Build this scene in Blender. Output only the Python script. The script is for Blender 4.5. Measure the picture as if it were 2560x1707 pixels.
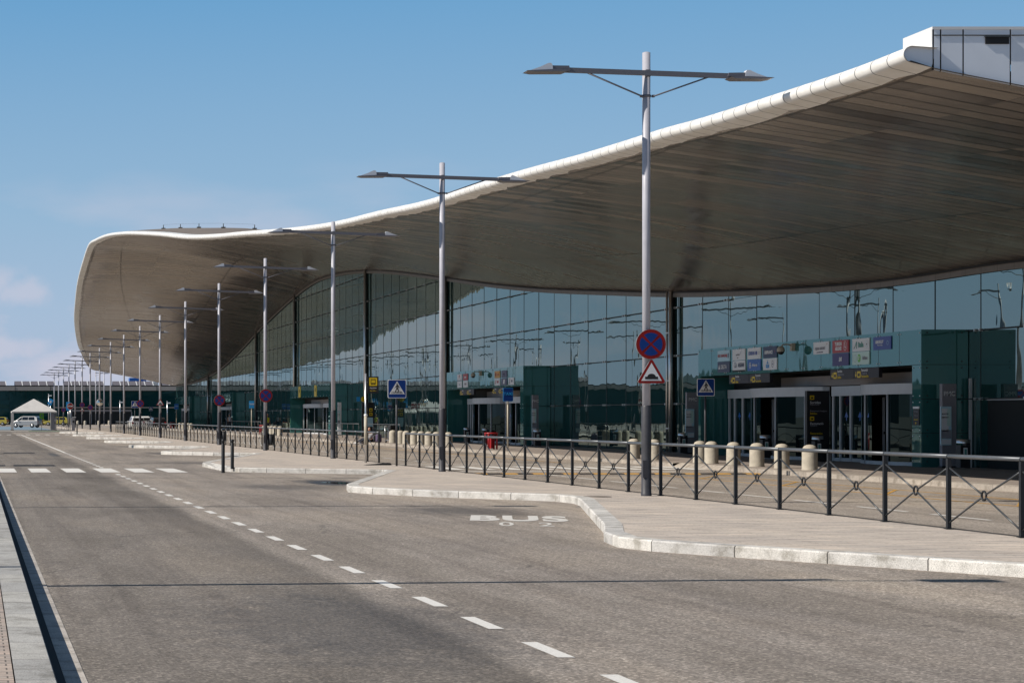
import bpy, bmesh, math, random
from mathutils import Vector, Matrix
random.seed(7)
R = math.radians
scene = bpy.context.scene
for o in list(bpy.data.objects): bpy.data.objects.remove(o)
COL = scene.collection
# ------------------------------------------------------------------ camera
cd = bpy.data.cameras.new('camera'); cam = bpy.data.objects.new('camera', cd); COL.objects.link(cam)
cam.location = (0, 0, 1.77); cam.rotation_euler = (R(90), 0, 0)
cd.sensor_width = 36; cd.lens = 71.02; cd.shift_x = 1344/2560; cd.shift_y = 185.5/2560
cd.clip_start = 0.5; cd.clip_end = 12000
scene.camera = cam
# ------------------------------------------------------------------ light
SUN_EL = 40.5; SUN_DIR = Vector((1, 0.10, 0)).normalized()       # horizontal travel of the light
sd = bpy.data.lights.new('sun', 'SUN'); sun = bpy.data.objects.new('sun', sd); COL.objects.link(sun)
sd.energy = 5.0; sd.angle = R(0.35); sd.color = (1.0, 0.93, 0.84)
ld = Vector((SUN_DIR.x*math.cos(R(SUN_EL)), SUN_DIR.y*math.cos(R(SUN_EL)), -math.sin(R(SUN_EL))))
sun.rotation_euler = ld.to_track_quat('-Z', 'Y').to_euler(); sun.location = (-60, 20, 60)
w = bpy.data.worlds.new('World'); scene.world = w; w.use_nodes = True
nt = w.node_tree; nt.nodes.clear()
def N(t, typ, **k):
    n = t.nodes.new(typ)
    for a, b in k.items(): setattr(n, a, b)
    return n
sky = N(nt, 'ShaderNodeTexSky', sky_type='NISHITA'); sky.sun_disc = False
sky.sun_elevation = R(SUN_EL); sky.sun_rotation = math.atan2(-SUN_DIR.x, -SUN_DIR.y)
sky.altitude = 0; sky.air_density = 1.0; sky.dust_density = 0.35; sky.ozone_density = 2.0
bg = N(nt, 'ShaderNodeBackground'); bg.inputs[1].default_value = 0.115
wo = N(nt, 'ShaderNodeOutputWorld')
tc = N(nt, 'ShaderNodeTexCoord'); mp = N(nt, 'ShaderNodeMapping'); mp.inputs['Scale'].default_value = (7, 7, 22)
nz = N(nt, 'ShaderNodeTexNoise'); nz.inputs['Scale'].default_value = 1.2; nz.inputs['Detail'].default_value = 6
cr = N(nt, 'ShaderNodeValToRGB'); cr.color_ramp.elements[0].position = 0.48; cr.color_ramp.elements[1].position = 0.66
sx = N(nt, 'ShaderNodeSeparateXYZ'); mr = N(nt, 'ShaderNodeMapRange')
mr.inputs['From Min'].default_value = 0.015; mr.inputs['From Max'].default_value = 0.13; mr.inputs['To Min'].default_value = 0.75; mr.inputs['To Max'].default_value = 0.0
mm = N(nt, 'ShaderNodeMath', operation='MULTIPLY'); mx = N(nt, 'ShaderNodeMix', data_type='RGBA')
mx.inputs[7].default_value = (6.0, 5.1, 5.5, 1)
L = nt.links.new
L(tc.outputs['Generated'], mp.inputs[0]); L(mp.outputs[0], nz.inputs['Vector']); L(nz.outputs['Fac'], cr.inputs[0])
L(tc.outputs['Generated'], sx.inputs[0]); L(sx.outputs['Z'], mr.inputs['Value'])
L(cr.outputs[0], mm.inputs[0]); L(mr.outputs[0], mm.inputs[1])
def wm(op, a, b=None):
    n_ = N(nt, 'ShaderNodeMath', operation=op)
    for k_, v_ in enumerate((a, b)):
        if isinstance(v_, (int, float)): n_.inputs[k_].default_value = v_
        elif v_ is not None: L(v_, n_.inputs[k_])
    return n_.outputs[0]
# a small low cumulus bank over the far end of the road
wn_ = N(nt, 'ShaderNodeTexNoise'); wn_.inputs['Scale'].default_value = 60; wn_.inputs['Detail'].default_value = 7; L(tc.outputs['Generated'], wn_.inputs['Vector'])
bank = None
for (cx_, cz_, ax_, az_) in ((.003, .066, .016, .008), (.026, .061, .014, .006), (-.02, .056, .022, .008), (.012, .034, .03, .006)):
    dx_ = wm('DIVIDE', wm('SUBTRACT', sx.outputs['X'], cx_), ax_); dz_ = wm('DIVIDE', wm('SUBTRACT', sx.outputs['Z'], cz_), az_)
    dd_ = wm('SQRT', wm('ADD', wm('MULTIPLY', dx_, dx_), wm('MULTIPLY', dz_, dz_)))
    f_ = N(nt, 'ShaderNodeMapRange', interpolation_type='SMOOTHSTEP'); f_.inputs['From Min'].default_value = .3; f_.inputs['From Max'].default_value = 1.5; f_.inputs['To Min'].default_value = .30; f_.inputs['To Max'].default_value = 0
    L(wm('ADD', dd_, wm('MULTIPLY', wm('SUBTRACT', wn_.outputs['Fac'], .5), 3.0)), f_.inputs['Value']); bank = f_.outputs[0] if bank is None else wm('MAXIMUM', bank, f_.outputs[0])
bank = wm('MULTIPLY', bank, wm('GREATER_THAN', sx.outputs['Y'], 0))
L(wm('MAXIMUM', mm.outputs[0], bank), mx.inputs[0])
gr = N(nt, 'ShaderNodeValToRGB'); ge = gr.color_ramp.elements
while len(ge) < 5: ge.new(.5)
for el, (p_, c_) in zip(ge, [(0, (.57, .67, .86)), (.05, (.50, .67, .89)), (.10, (.40, .63, .875)), (.2, (.205, .485, .82)), (.35, (.12, .34, .66))]): el.position = p_; el.color = (*c_, 1)
L(sx.outputs['Z'], gr.inputs[0])
gs = N(nt, 'ShaderNodeVectorMath', operation='SCALE'); gs.inputs['Scale'].default_value = 5.7; L(gr.outputs[0], gs.inputs[0])
fz_ = N(nt, 'ShaderNodeMapRange'); fz_.inputs['From Min'].default_value = .22; fz_.inputs['From Max'].default_value = .6; fz_.inputs['To Min'].default_value = 1; fz_.inputs['To Max'].default_value = 0; L(sx.outputs['Z'], fz_.inputs['Value'])
mh = N(nt, 'ShaderNodeMix', data_type='RGBA'); L(fz_.outputs[0], mh.inputs[0]); su = N(nt, 'ShaderNodeMix', data_type='RGBA', blend_type='MULTIPLY'); su.inputs[0].default_value = 1; su.inputs[7].default_value = (.56, .54, .50, 1); L(sky.outputs[0], su.inputs[6]); L(su.outputs[2], mh.inputs[6]); L(gs.outputs[0], mh.inputs[7])
L(mh.outputs[2], mx.inputs[6]); L(mx.outputs[2], bg.inputs[0]); L(bg.outputs[0], wo.inputs[0])
vs = scene.view_settings; vs.view_transform = 'Standard'; vs.look = 'None'; vs.exposure = 0.2; vs.gamma = 1
scene.render.engine = 'CYCLES'

# ------------------------------------------------------------------ materials
def mat(name, col, rough=0.6, metal=0.0, ior=1.45, var=0.0, vscale=3.0, bump=0.0, bscale=20.0, coat=0.0, spec=None, emit=None, stretch=None):
    m = bpy.data.materials.new(name); m.use_nodes = True; t = m.node_tree
    b = t.nodes['Principled BSDF']
    b.inputs['Base Color'].default_value = (*col, 1); b.inputs['Roughness'].default_value = rough
    b.inputs['Metallic'].default_value = metal; b.inputs['IOR'].default_value = ior
    if coat: b.inputs['Coat Weight'].default_value = coat; b.inputs['Coat Roughness'].default_value = 0.03
    if spec is not None: b.inputs['Specular IOR Level'].default_value = spec
    if emit: b.inputs['Emission Color'].default_value = (*emit[0], 1); b.inputs['Emission Strength'].default_value = emit[1]
    c = N(t, 'ShaderNodeTexCoord')
    src = c.outputs['Object']
    if stretch:
        mpp = N(t, 'ShaderNodeMapping'); mpp.inputs['Scale'].default_value = stretch; t.links.new(src, mpp.inputs[0]); src = mpp.outputs[0]
    if var:
        n = N(t, 'ShaderNodeTexNoise'); n.inputs['Scale'].default_value = vscale; n.inputs['Detail'].default_value = 5; t.links.new(src, n.inputs['Vector'])
        r = N(t, 'ShaderNodeMapRange'); r.inputs['From Min'].default_value = .3; r.inputs['From Max'].default_value = .7
        r.inputs['To Min'].default_value = 1-var; r.inputs['To Max'].default_value = 1+var
        t.links.new(n.outputs['Fac'], r.inputs['Value'])
        h = N(t, 'ShaderNodeVectorMath', operation='SCALE'); h.inputs[0].default_value = col
        t.links.new(r.outputs[0], h.inputs['Scale']); t.links.new(h.outputs[0], b.inputs['Base Color'])
    if bump:
        n2 = N(t, 'ShaderNodeTexNoise'); n2.inputs['Scale'].default_value = bscale; n2.inputs['Detail'].default_value = 3; t.links.new(src, n2.inputs['Vector'])
        bp = N(t, 'ShaderNodeBump'); bp.inputs['Strength'].default_value = bump; bp.inputs['Distance'].default_value = .02
        t.links.new(n2.outputs['Fac'], bp.inputs['Height']); t.links.new(bp.outputs[0], b.inputs['Normal'])
    return m
def math_(t, op, a, b=None, c=None):
    n = N(t, 'ShaderNodeMath', operation=op)
    for i, v in enumerate((a, b, c)):
        if v is None: continue
        if isinstance(v, (int, float)): n.inputs[i].default_value = v
        else: t.links.new(v, n.inputs[i])
    return n.outputs[0]
def ramp(t, fac, stops):
    r = N(t, 'ShaderNodeValToRGB'); e = r.color_ramp.elements
    while len(e) < len(stops): e.new(0.5)
    for el, (p, c) in zip(e, stops): el.position = p; el.color = (*c, 1) if len(c) == 3 else c
    t.links.new(fac, r.inputs[0]); return r.outputs[0]
def mixc(t, fac, a, b, mode='MIX'):
    n = N(t, 'ShaderNodeMix', data_type='RGBA', blend_type=mode)
    for i, v in ((0, fac), (6, a), (7, b)):
        if isinstance(v, (int, float)): n.inputs[i].default_value = v
        elif isinstance(v, tuple): n.inputs[i].default_value = (*v, 1)
        else: t.links.new(v, n.inputs[i])
    return n.outputs[2]
def noise(t, vec, scale, detail=4, rough=.55):
    n = N(t, 'ShaderNodeTexNoise'); n.inputs['Scale'].default_value = scale; n.inputs['Detail'].default_value = detail; n.inputs['Roughness'].default_value = rough
    t.links.new(vec, n.inputs['Vector']); return n.outputs['Fac']
def mapped(t, out, scale=(1,1,1), loc=(0,0,0), rot=(0,0,0)):
    m = N(t, 'ShaderNodeMapping'); m.inputs['Scale'].default_value = scale; m.inputs['Location'].default_value = loc; m.inputs['Rotation'].default_value = rot
    t.links.new(out, m.inputs[0]); return m.outputs[0]
def new_mat(name):
    m = bpy.data.materials.new(name); m.use_nodes = True
    t = m.node_tree; return m, t, t.nodes['Principled BSDF'], N(t, 'ShaderNodeTexCoord')

def asphalt_mat():
    m, t, b, c = new_mat('asphalt'); P = c.outputs['Object']
    fine = noise(t, P, 55, 3, .7); grain = noise(t, P, 170, 2, .6)
    v = N(t, 'ShaderNodeTexVoronoi'); v.inputs['Scale'].default_value = 48; t.links.new(P, v.inputs['Vector'])
    vs_ = N(t, 'ShaderNodeSeparateColor'); t.links.new(v.outputs['Color'], vs_.inputs[0])
    stone = ramp(t, vs_.outputs[0], [(0, (.10, .088, .078)), (.45, (.215, .19, .168)), (.8, (.315, .278, .247)), (1, (.55, .49, .44))])
    base = mixc(t, ramp(t, fine, [(.35, (0,0,0)), (.65, (.55,.55,.55))]), stone, (.235, .208, .184))
    big = noise(t, mapped(t, P, (.5, .13, 1)), 1.0, 4, .5)
    base = mixc(t, 1.0, base, ramp(t, big, [(.36, (.80, .79, .77)), (.5, (1, 1, 1)), (.64, (1.14, 1.12, 1.08))]), 'MULTIPLY')
    mid = noise(t, mapped(t, P, (1.4, .5, 1)), 1.3, 5, .6)
    base = mixc(t, 1.0, base, ramp(t, mid, [(.3, (.87, .86, .85)), (.62, (1.04, 1.04, 1.04))]), 'MULTIPLY')
    # worn wheel tracks of the left lane, older darker mix with a soft edge
    sp = N(t, 'ShaderNodeSeparateXYZ'); t.links.new(P, sp.inputs[0])
    wob = noise(t, mapped(t, P, (1, .25, 1)), 1.2, 4)
    xw = math_(t, 'ADD', sp.outputs['X'], math_(t, 'MULTIPLY', math_(t, 'SUBTRACT', wob, .5), .45))
    dk = ramp(t, math_(t, 'DIVIDE', xw, 12), [(.05, (.85, .85, .84)), (.13, (.74, .73, .71)), (.20, (.76, .75, .73)), (.31, (.58, .57, .55)), (.332, (1.06, 1.05, 1.03)), (.46, (1.02, 1.01, .99)), (.6, (.9, .89, .88)), (.75, (1.16, 1.14, 1.1))])
    base = mixc(t, 1.0, base, dk, 'MULTIPLY')
    # oil and drip stains in the bays (x, y, half sizes)
    fac = None
    for (sxx, syy, a, bb, amt) in ((9.1, 37.6, 1.2, 2.0, .5), (12.0, 39.2, .35, .5, .9), (9.5, 53.4, .95, 2.6, .95), (7.8, 50, 1.4, 2.0, .35), (3.2, 17.2, 1.5, 3.2, .35), (9.0, 76, 2, 3, .4), (9.0, 95, 1.2, 3, .6), (3.6, 92, .25, 5, .5), (9.2, 116, 1.4, 2.4, .8), (20, 60, 3, .5, .35)):
        dx = math_(t, 'DIVIDE', math_(t, 'SUBTRACT', sp.outputs['X'], sxx), a); dy = math_(t, 'DIVIDE', math_(t, 'SUBTRACT', sp.outputs['Y'], syy), bb)
        d = math_(t, 'SQRT', math_(t, 'ADD', math_(t, 'MULTIPLY', dx, dx), math_(t, 'MULTIPLY', dy, dy)))
        d = math_(t, 'ADD', d, math_(t, 'MULTIPLY', math_(t, 'SUBTRACT', noise(t, P, 2.6, 4), .5), 1.5))
        k = N(t, 'ShaderNodeMapRange'); k.inputs['From Min'].default_value = .55; k.inputs['From Max'].default_value = 1.15
        k.inputs['To Min'].default_value = amt; k.inputs['To Max'].default_value = 0; t.links.new(d, k.inputs['Value'])
        fac = k.outputs[0] if fac is None else math_(t, 'MAXIMUM', fac, k.outputs[0])
    ck = N(t, 'ShaderNodeTexVoronoi', feature='DISTANCE_TO_EDGE'); ck.inputs['Scale'].default_value = .33
    wv = noise(t, P, 1.4, 5, .7); wc = N(t, 'ShaderNodeVectorMath', operation='ADD'); t.links.new(mapped(t, P, (1, .45, 1)), wc.inputs[0]); cbn = N(t, 'ShaderNodeCombineXYZ'); t.links.new(math_(t, 'MULTIPLY', wv, 1.3), cbn.inputs[0]); t.links.new(math_(t, 'MULTIPLY', wv, .9), cbn.inputs[1]); t.links.new(cbn.outputs[0], wc.inputs[1]); t.links.new(wc.outputs[0], ck.inputs['Vector'])
    crk = math_(t, 'MULTIPLY', math_(t, 'LESS_THAN', ck.outputs['Distance'], .0042), ramp(t, noise(t, P, .28, 3), [(.52, (0, 0, 0)), (.58, (.6, .6, .6))]))
    base = mixc(t, crk, base, (.045, .04, .036))
    tr = noise(t, mapped(t, P, (3.2, .07, 1)), 1.0, 4, .6); base = mixc(t, 1, base, ramp(t, tr, [(.36, (.84, .83, .82)), (.52, (1.02, 1.02, 1.01))]), 'MULTIPLY')
    drip = N(t, 'ShaderNodeTexVoronoi'); drip.inputs['Scale'].default_value = .9; t.links.new(P, drip.inputs['Vector']); dsep = N(t, 'ShaderNodeSeparateColor'); t.links.new(drip.outputs['Color'], dsep.inputs[0])
    dsp = math_(t, 'MULTIPLY', math_(t, 'LESS_THAN', drip.outputs['Distance'], math_(t, 'MULTIPLY', dsep.outputs[1], .11)), math_(t, 'MULTIPLY', math_(t, 'GREATER_THAN', dsep.outputs[0], .62), .45)); base = mixc(t, dsp, base, (.06, .054, .048))
    base = mixc(t, fac, base, (.03, .028, .027))
    t.links.new(base, b.inputs['Base Color'])
    t.links.new(math_(t, 'SUBTRACT', .82, math_(t, 'MULTIPLY', fac, .45)), b.inputs['Roughness'])
    bp = N(t, 'ShaderNodeBump'); bp.inputs['Strength'].default_value = .55; bp.inputs['Distance'].default_value = .012
    t.links.new(math_(t, 'ADD', fine, grain), bp.inputs['Height']); t.links.new(bp.outputs[0], b.inputs['Normal'])
    return m
def paver_mat(name, c1, c2, bw, bh, rot=0.0):
    m, t, b, c = new_mat(name); P = c.outputs['Object']
    br = N(t, 'ShaderNodeTexBrick'); t.links.new(mapped(t, P, (1, 1, 1), rot=(0, 0, rot)), br.inputs['Vector'])
    br.inputs['Scale'].default_value = 1; br.inputs['Brick Width'].default_value = bw; br.inputs['Row Height'].default_value = bh
    br.inputs['Mortar Size'].default_value = .006; br.inputs['Mortar Smooth'].default_value = .2; br.inputs['Bias'].default_value = 0
    br.inputs['Color1'].default_value = (*c1, 1); br.inputs['Color2'].default_value = (*c2, 1); br.inputs['Mortar'].default_value = (.12, .105, .09, 1)
    n = noise(t, P, .5, 5); n2 = noise(t, mapped(t, P, (.8, 5.5, 1)), 1.9, 6, .75); n3 = noise(t, P, 45, 3)
    col = mixc(t, 1, br.outputs['Color'], ramp(t, n, [(.3, (.86, .86, .87)), (.65, (1.07, 1.05, 1.02))]), 'MULTIPLY')
    col = mixc(t, 1, col, ramp(t, n2, [(.36, (.50, .48, .47)), (.47, (.92, .91, .90)), (.56, (1.08, 1.06, 1.03)), (.7, (1.2, 1.17, 1.12))]), 'MULTIPLY')
    col = mixc(t, 1, col, ramp(t, n3, [(.3, (.88, .88, .88)), (.7, (1.08, 1.08, 1.08))]), 'MULTIPLY')
    gv = N(t, 'ShaderNodeTexVoronoi'); gv.inputs['Scale'].default_value = 2.2; t.links.new(P, gv.inputs['Vector']); gs_ = N(t, 'ShaderNodeSeparateColor'); t.links.new(gv.outputs['Color'], gs_.inputs[0])
    gm = math_(t, 'MULTIPLY', math_(t, 'LESS_THAN', gv.outputs['Distance'], .045), math_(t, 'MULTIPLY', math_(t, 'GREATER_THAN', gs_.outputs[0], .72), .6)); col = mixc(t, gm, col, (.10, .09, .08))
    t.links.new(col, b.inputs['Base Color']); b.inputs['Roughness'].default_value = .8
    bp = N(t, 'ShaderNodeBump'); bp.inputs['Strength'].default_value = .4; bp.inputs['Distance'].default_value = .006
    t.links.new(math_(t, 'SUBTRACT', n3, br.outputs['Fac']), bp.inputs['Height']); t.links.new(bp.outputs[0], b.inputs['Normal'])
    return m
def granite_mat(name, col, joint=1.3):
    m, t, b, c = new_mat(name); P = c.outputs['Object']
    uv = N(t, 'ShaderNodeSeparateXYZ'); t.links.new(c.outputs['UV'], uv.inputs[0])
    fr = math_(t, 'FRACT', math_(t, 'DIVIDE', uv.outputs['X'], joint))
    jl = math_(t, 'LESS_THAN', fr, .012)
    blk = N(t, 'ShaderNodeTexWhiteNoise', noise_dimensions='1D'); t.links.new(math_(t, 'FLOOR', math_(t, 'DIVIDE', uv.outputs['X'], joint)), blk.inputs['W'])
    sp = noise(t, P, 90, 2, .8); n = noise(t, P, 3.2, 5, .65)
    base = mixc(t, 1, ramp(t, sp, [(.32, tuple(v*.5 for v in col)), (.48, col), (.7, tuple(min(1, v*1.25) for v in col))]), ramp(t, n, [(.34, (.58, .56, .52)), (.48, (.95, .94, .92)), (.62, (1.1, 1.09, 1.07))]), 'MULTIPLY')
    base = mixc(t, 1, base, ramp(t, blk.outputs['Value'], [(0, (.86, .86, .87)), (1, (1.08, 1.07, 1.05))]), 'MULTIPLY')
    base = mixc(t, jl, base, (.05, .045, .04))
    t.links.new(base, b.inputs['Base Color']); b.inputs['Roughness'].default_value = .75
    bp = N(t, 'ShaderNodeBump'); bp.inputs['Strength'].default_value = .35; bp.inputs['Distance'].default_value = .008
    t.links.new(math_(t, 'SUBTRACT', sp, jl), bp.inputs['Height']); t.links.new(bp.outputs[0], b.inputs['Normal'])
    return m
def paint_mat(name, col, wear=.45):
    m, t, b, c = new_mat(name); P = c.outputs['Object']
    n = noise(t, P, 26, 4, .75); n2 = noise(t, P, 2.0, 4)
    f = ramp(t, math_(t, 'ADD', math_(t, 'MULTIPLY', n, .7), math_(t, 'MULTIPLY', n2, .5)), [(.42, (1, 1, 1)), (.50, (0, 0, 0))])
    col2 = mixc(t, 1, col, ramp(t, noise(t, P, 60, 2), [(.3, (.8, .8, .8)), (.6, (1, 1, 1))]), 'MULTIPLY')
    t.links.new(mixc(t, math_(t, 'MULTIPLY', f, wear), col2, (.17, .155, .14)), b.inputs['Base Color']); b.inputs['Roughness'].default_value = .7
    return m
def soffit_mat():
    # brushed brownish metal cassettes; UV.x counts panels, UV.y runs from eave to wall
    m, t, b, c = new_mat('soffit_panels')
    uv = N(t, 'ShaderNodeSeparateXYZ'); t.links.new(c.outputs['UV'], uv.inputs[0])
    fr = math_(t, 'FRACT', uv.outputs['X']); j1 = math_(t, 'LESS_THAN', fr, .14)
    idx = math_(t, 'FLOOR', uv.outputs['X'])
    V = uv.outputs['Y']; j2 = None
    diag = math_(t, 'MULTIPLY_ADD', math_(t, 'MODULO', math_(t, 'MAXIMUM', math_(t, 'SUBTRACT', uv.outputs['X'], 18), 0), 172), .0027, .036)
    for v0, hw in ((.036, .0042), (diag, .0028), (.66, .0026)):
        q = math_(t, 'LESS_THAN', math_(t, 'ABSOLUTE', math_(t, 'SUBTRACT', V, v0)), hw); j2 = q if j2 is None else math_(t, 'MAXIMUM', j2, q)
    seg = math_(t, 'FLOOR', math_(t, 'MULTIPLY', V, 6))
    wn = N(t, 'ShaderNodeTexWhiteNoise', noise_dimensions='2D'); cb = N(t, 'ShaderNodeCombineXYZ'); t.links.new(idx, cb.inputs[0]); t.links.new(seg, cb.inputs[1]); t.links.new(cb.outputs[0], wn.inputs['Vector'])
    stretchv = N(t, 'ShaderNodeCombineXYZ'); t.links.new(math_(t, 'MULTIPLY', uv.outputs['X'], 2.0), stretchv.inputs[0]); t.links.new(math_(t, 'MULTIPLY', V, 10), stretchv.inputs[1])
    st = noise(t, stretchv.outputs[0], 1.0, 3)
    cc = mixc(t, 1, (.265, .238, .213), ramp(t, wn.outputs['Value'], [(0, (.66, .67, .70)), (1, (1.2, 1.17, 1.13))]), 'MULTIPLY')
    cc = mixc(t, 1, cc, ramp(t, st, [(.3, (.8, .8, .81)), (.7, (1.15, 1.13, 1.1))]), 'MULTIPLY')
    t.links.new(mixc(t, math_(t, 'MAXIMUM', j1, j2), cc, (.03, .02, .015)), b.inputs['Base Color'])
    b.inputs['Metallic'].default_value = .42; b.inputs['Specular IOR Level'].default_value = .35
    t.links.new(math_(t, 'ADD', .16, math_(t, 'MULTIPLY', wn.outputs['Value'], .12)), b.inputs['Roughness'])
    bp = N(t, 'ShaderNodeBump'); bp.inputs['Strength'].default_value = .25; bp.inputs['Distance'].default_value = .01
    t.links.new(math_(t, 'SUBTRACT', math_(t, 'MULTIPLY', st, .6), math_(t, 'MAXIMUM', j1, j2)), bp.inputs['Height']); t.links.new(bp.outputs[0], b.inputs['Normal'])
    return m
def tube_mat():
    m, t, b, c = new_mat('eave_white_metal')
    uv = N(t, 'ShaderNodeSeparateXYZ'); t.links.new(c.outputs['UV'], uv.inputs[0])
    j = math_(t, 'LESS_THAN', math_(t, 'FRACT', uv.outputs['X']), .045)
    n = noise(t, mapped(t, c.outputs['Object'], (1, 1, 3)), 1.5, 5, .6)
    wn = N(t, 'ShaderNodeTexWhiteNoise', noise_dimensions='1D'); t.links.new(math_(t, 'FLOOR', uv.outputs['X']), wn.inputs['W'])
    cc = mixc(t, 1, (.80, .79, .76), ramp(t, n, [(.35, (.86, .85, .82)), (.6, (1, 1, 1))]), 'MULTIPLY')
    cc = mixc(t, 1, cc, ramp(t, wn.outputs['Value'], [(0, (.92, .92, .92)), (1, (1, 1, 1))]), 'MULTIPLY')
    t.links.new(mixc(t, j, cc, (.10, .10, .11)), b.inputs['Base Color']); b.inputs['Roughness'].default_value = .38
    return m
def glass_mat(name, dark=(.016, .045, .045), tint=(.76, .93, .90), ior=3.2, wave=.02, wscale=.5, rough=.0):
    # coated facade glass: dark body colour under a strong tinted mirror layer
    m = bpy.data.materials.new(name); m.use_nodes = True; t = m.node_tree; t.nodes.clear()
    o = N(t, 'ShaderNodeOutputMaterial'); d = N(t, 'ShaderNodeBsdfDiffuse'); g = N(t, 'ShaderNodeBsdfGlossy'); f = N(t, 'ShaderNodeFresnel'); mxs = N(t, 'ShaderNodeMixShader')
    d.inputs[0].default_value = (*dark, 1); g.inputs[0].default_value = (*tint, 1); g.inputs['Roughness'].default_value = rough; f.inputs[0].default_value = ior
    c = N(t, 'ShaderNodeTexCoord'); n = noise(t, mapped(t, c.outputs['Object'], (1, 1, .6)), wscale, 2, .5)
    bp = N(t, 'ShaderNodeBump'); bp.inputs['Strength'].default_value = 1; bp.inputs['Distance'].default_value = wave; t.links.new(n, bp.inputs['Height'])
    t.links.new(bp.outputs[0], g.inputs['Normal'])
    t.links.new(f.outputs[0], mxs.inputs[0]); t.links.new(d.outputs[0], mxs.inputs[1]); t.links.new(g.outputs[0], mxs.inputs[2]); t.links.new(mxs.outputs[0], o.inputs[0])
    return m
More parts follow.
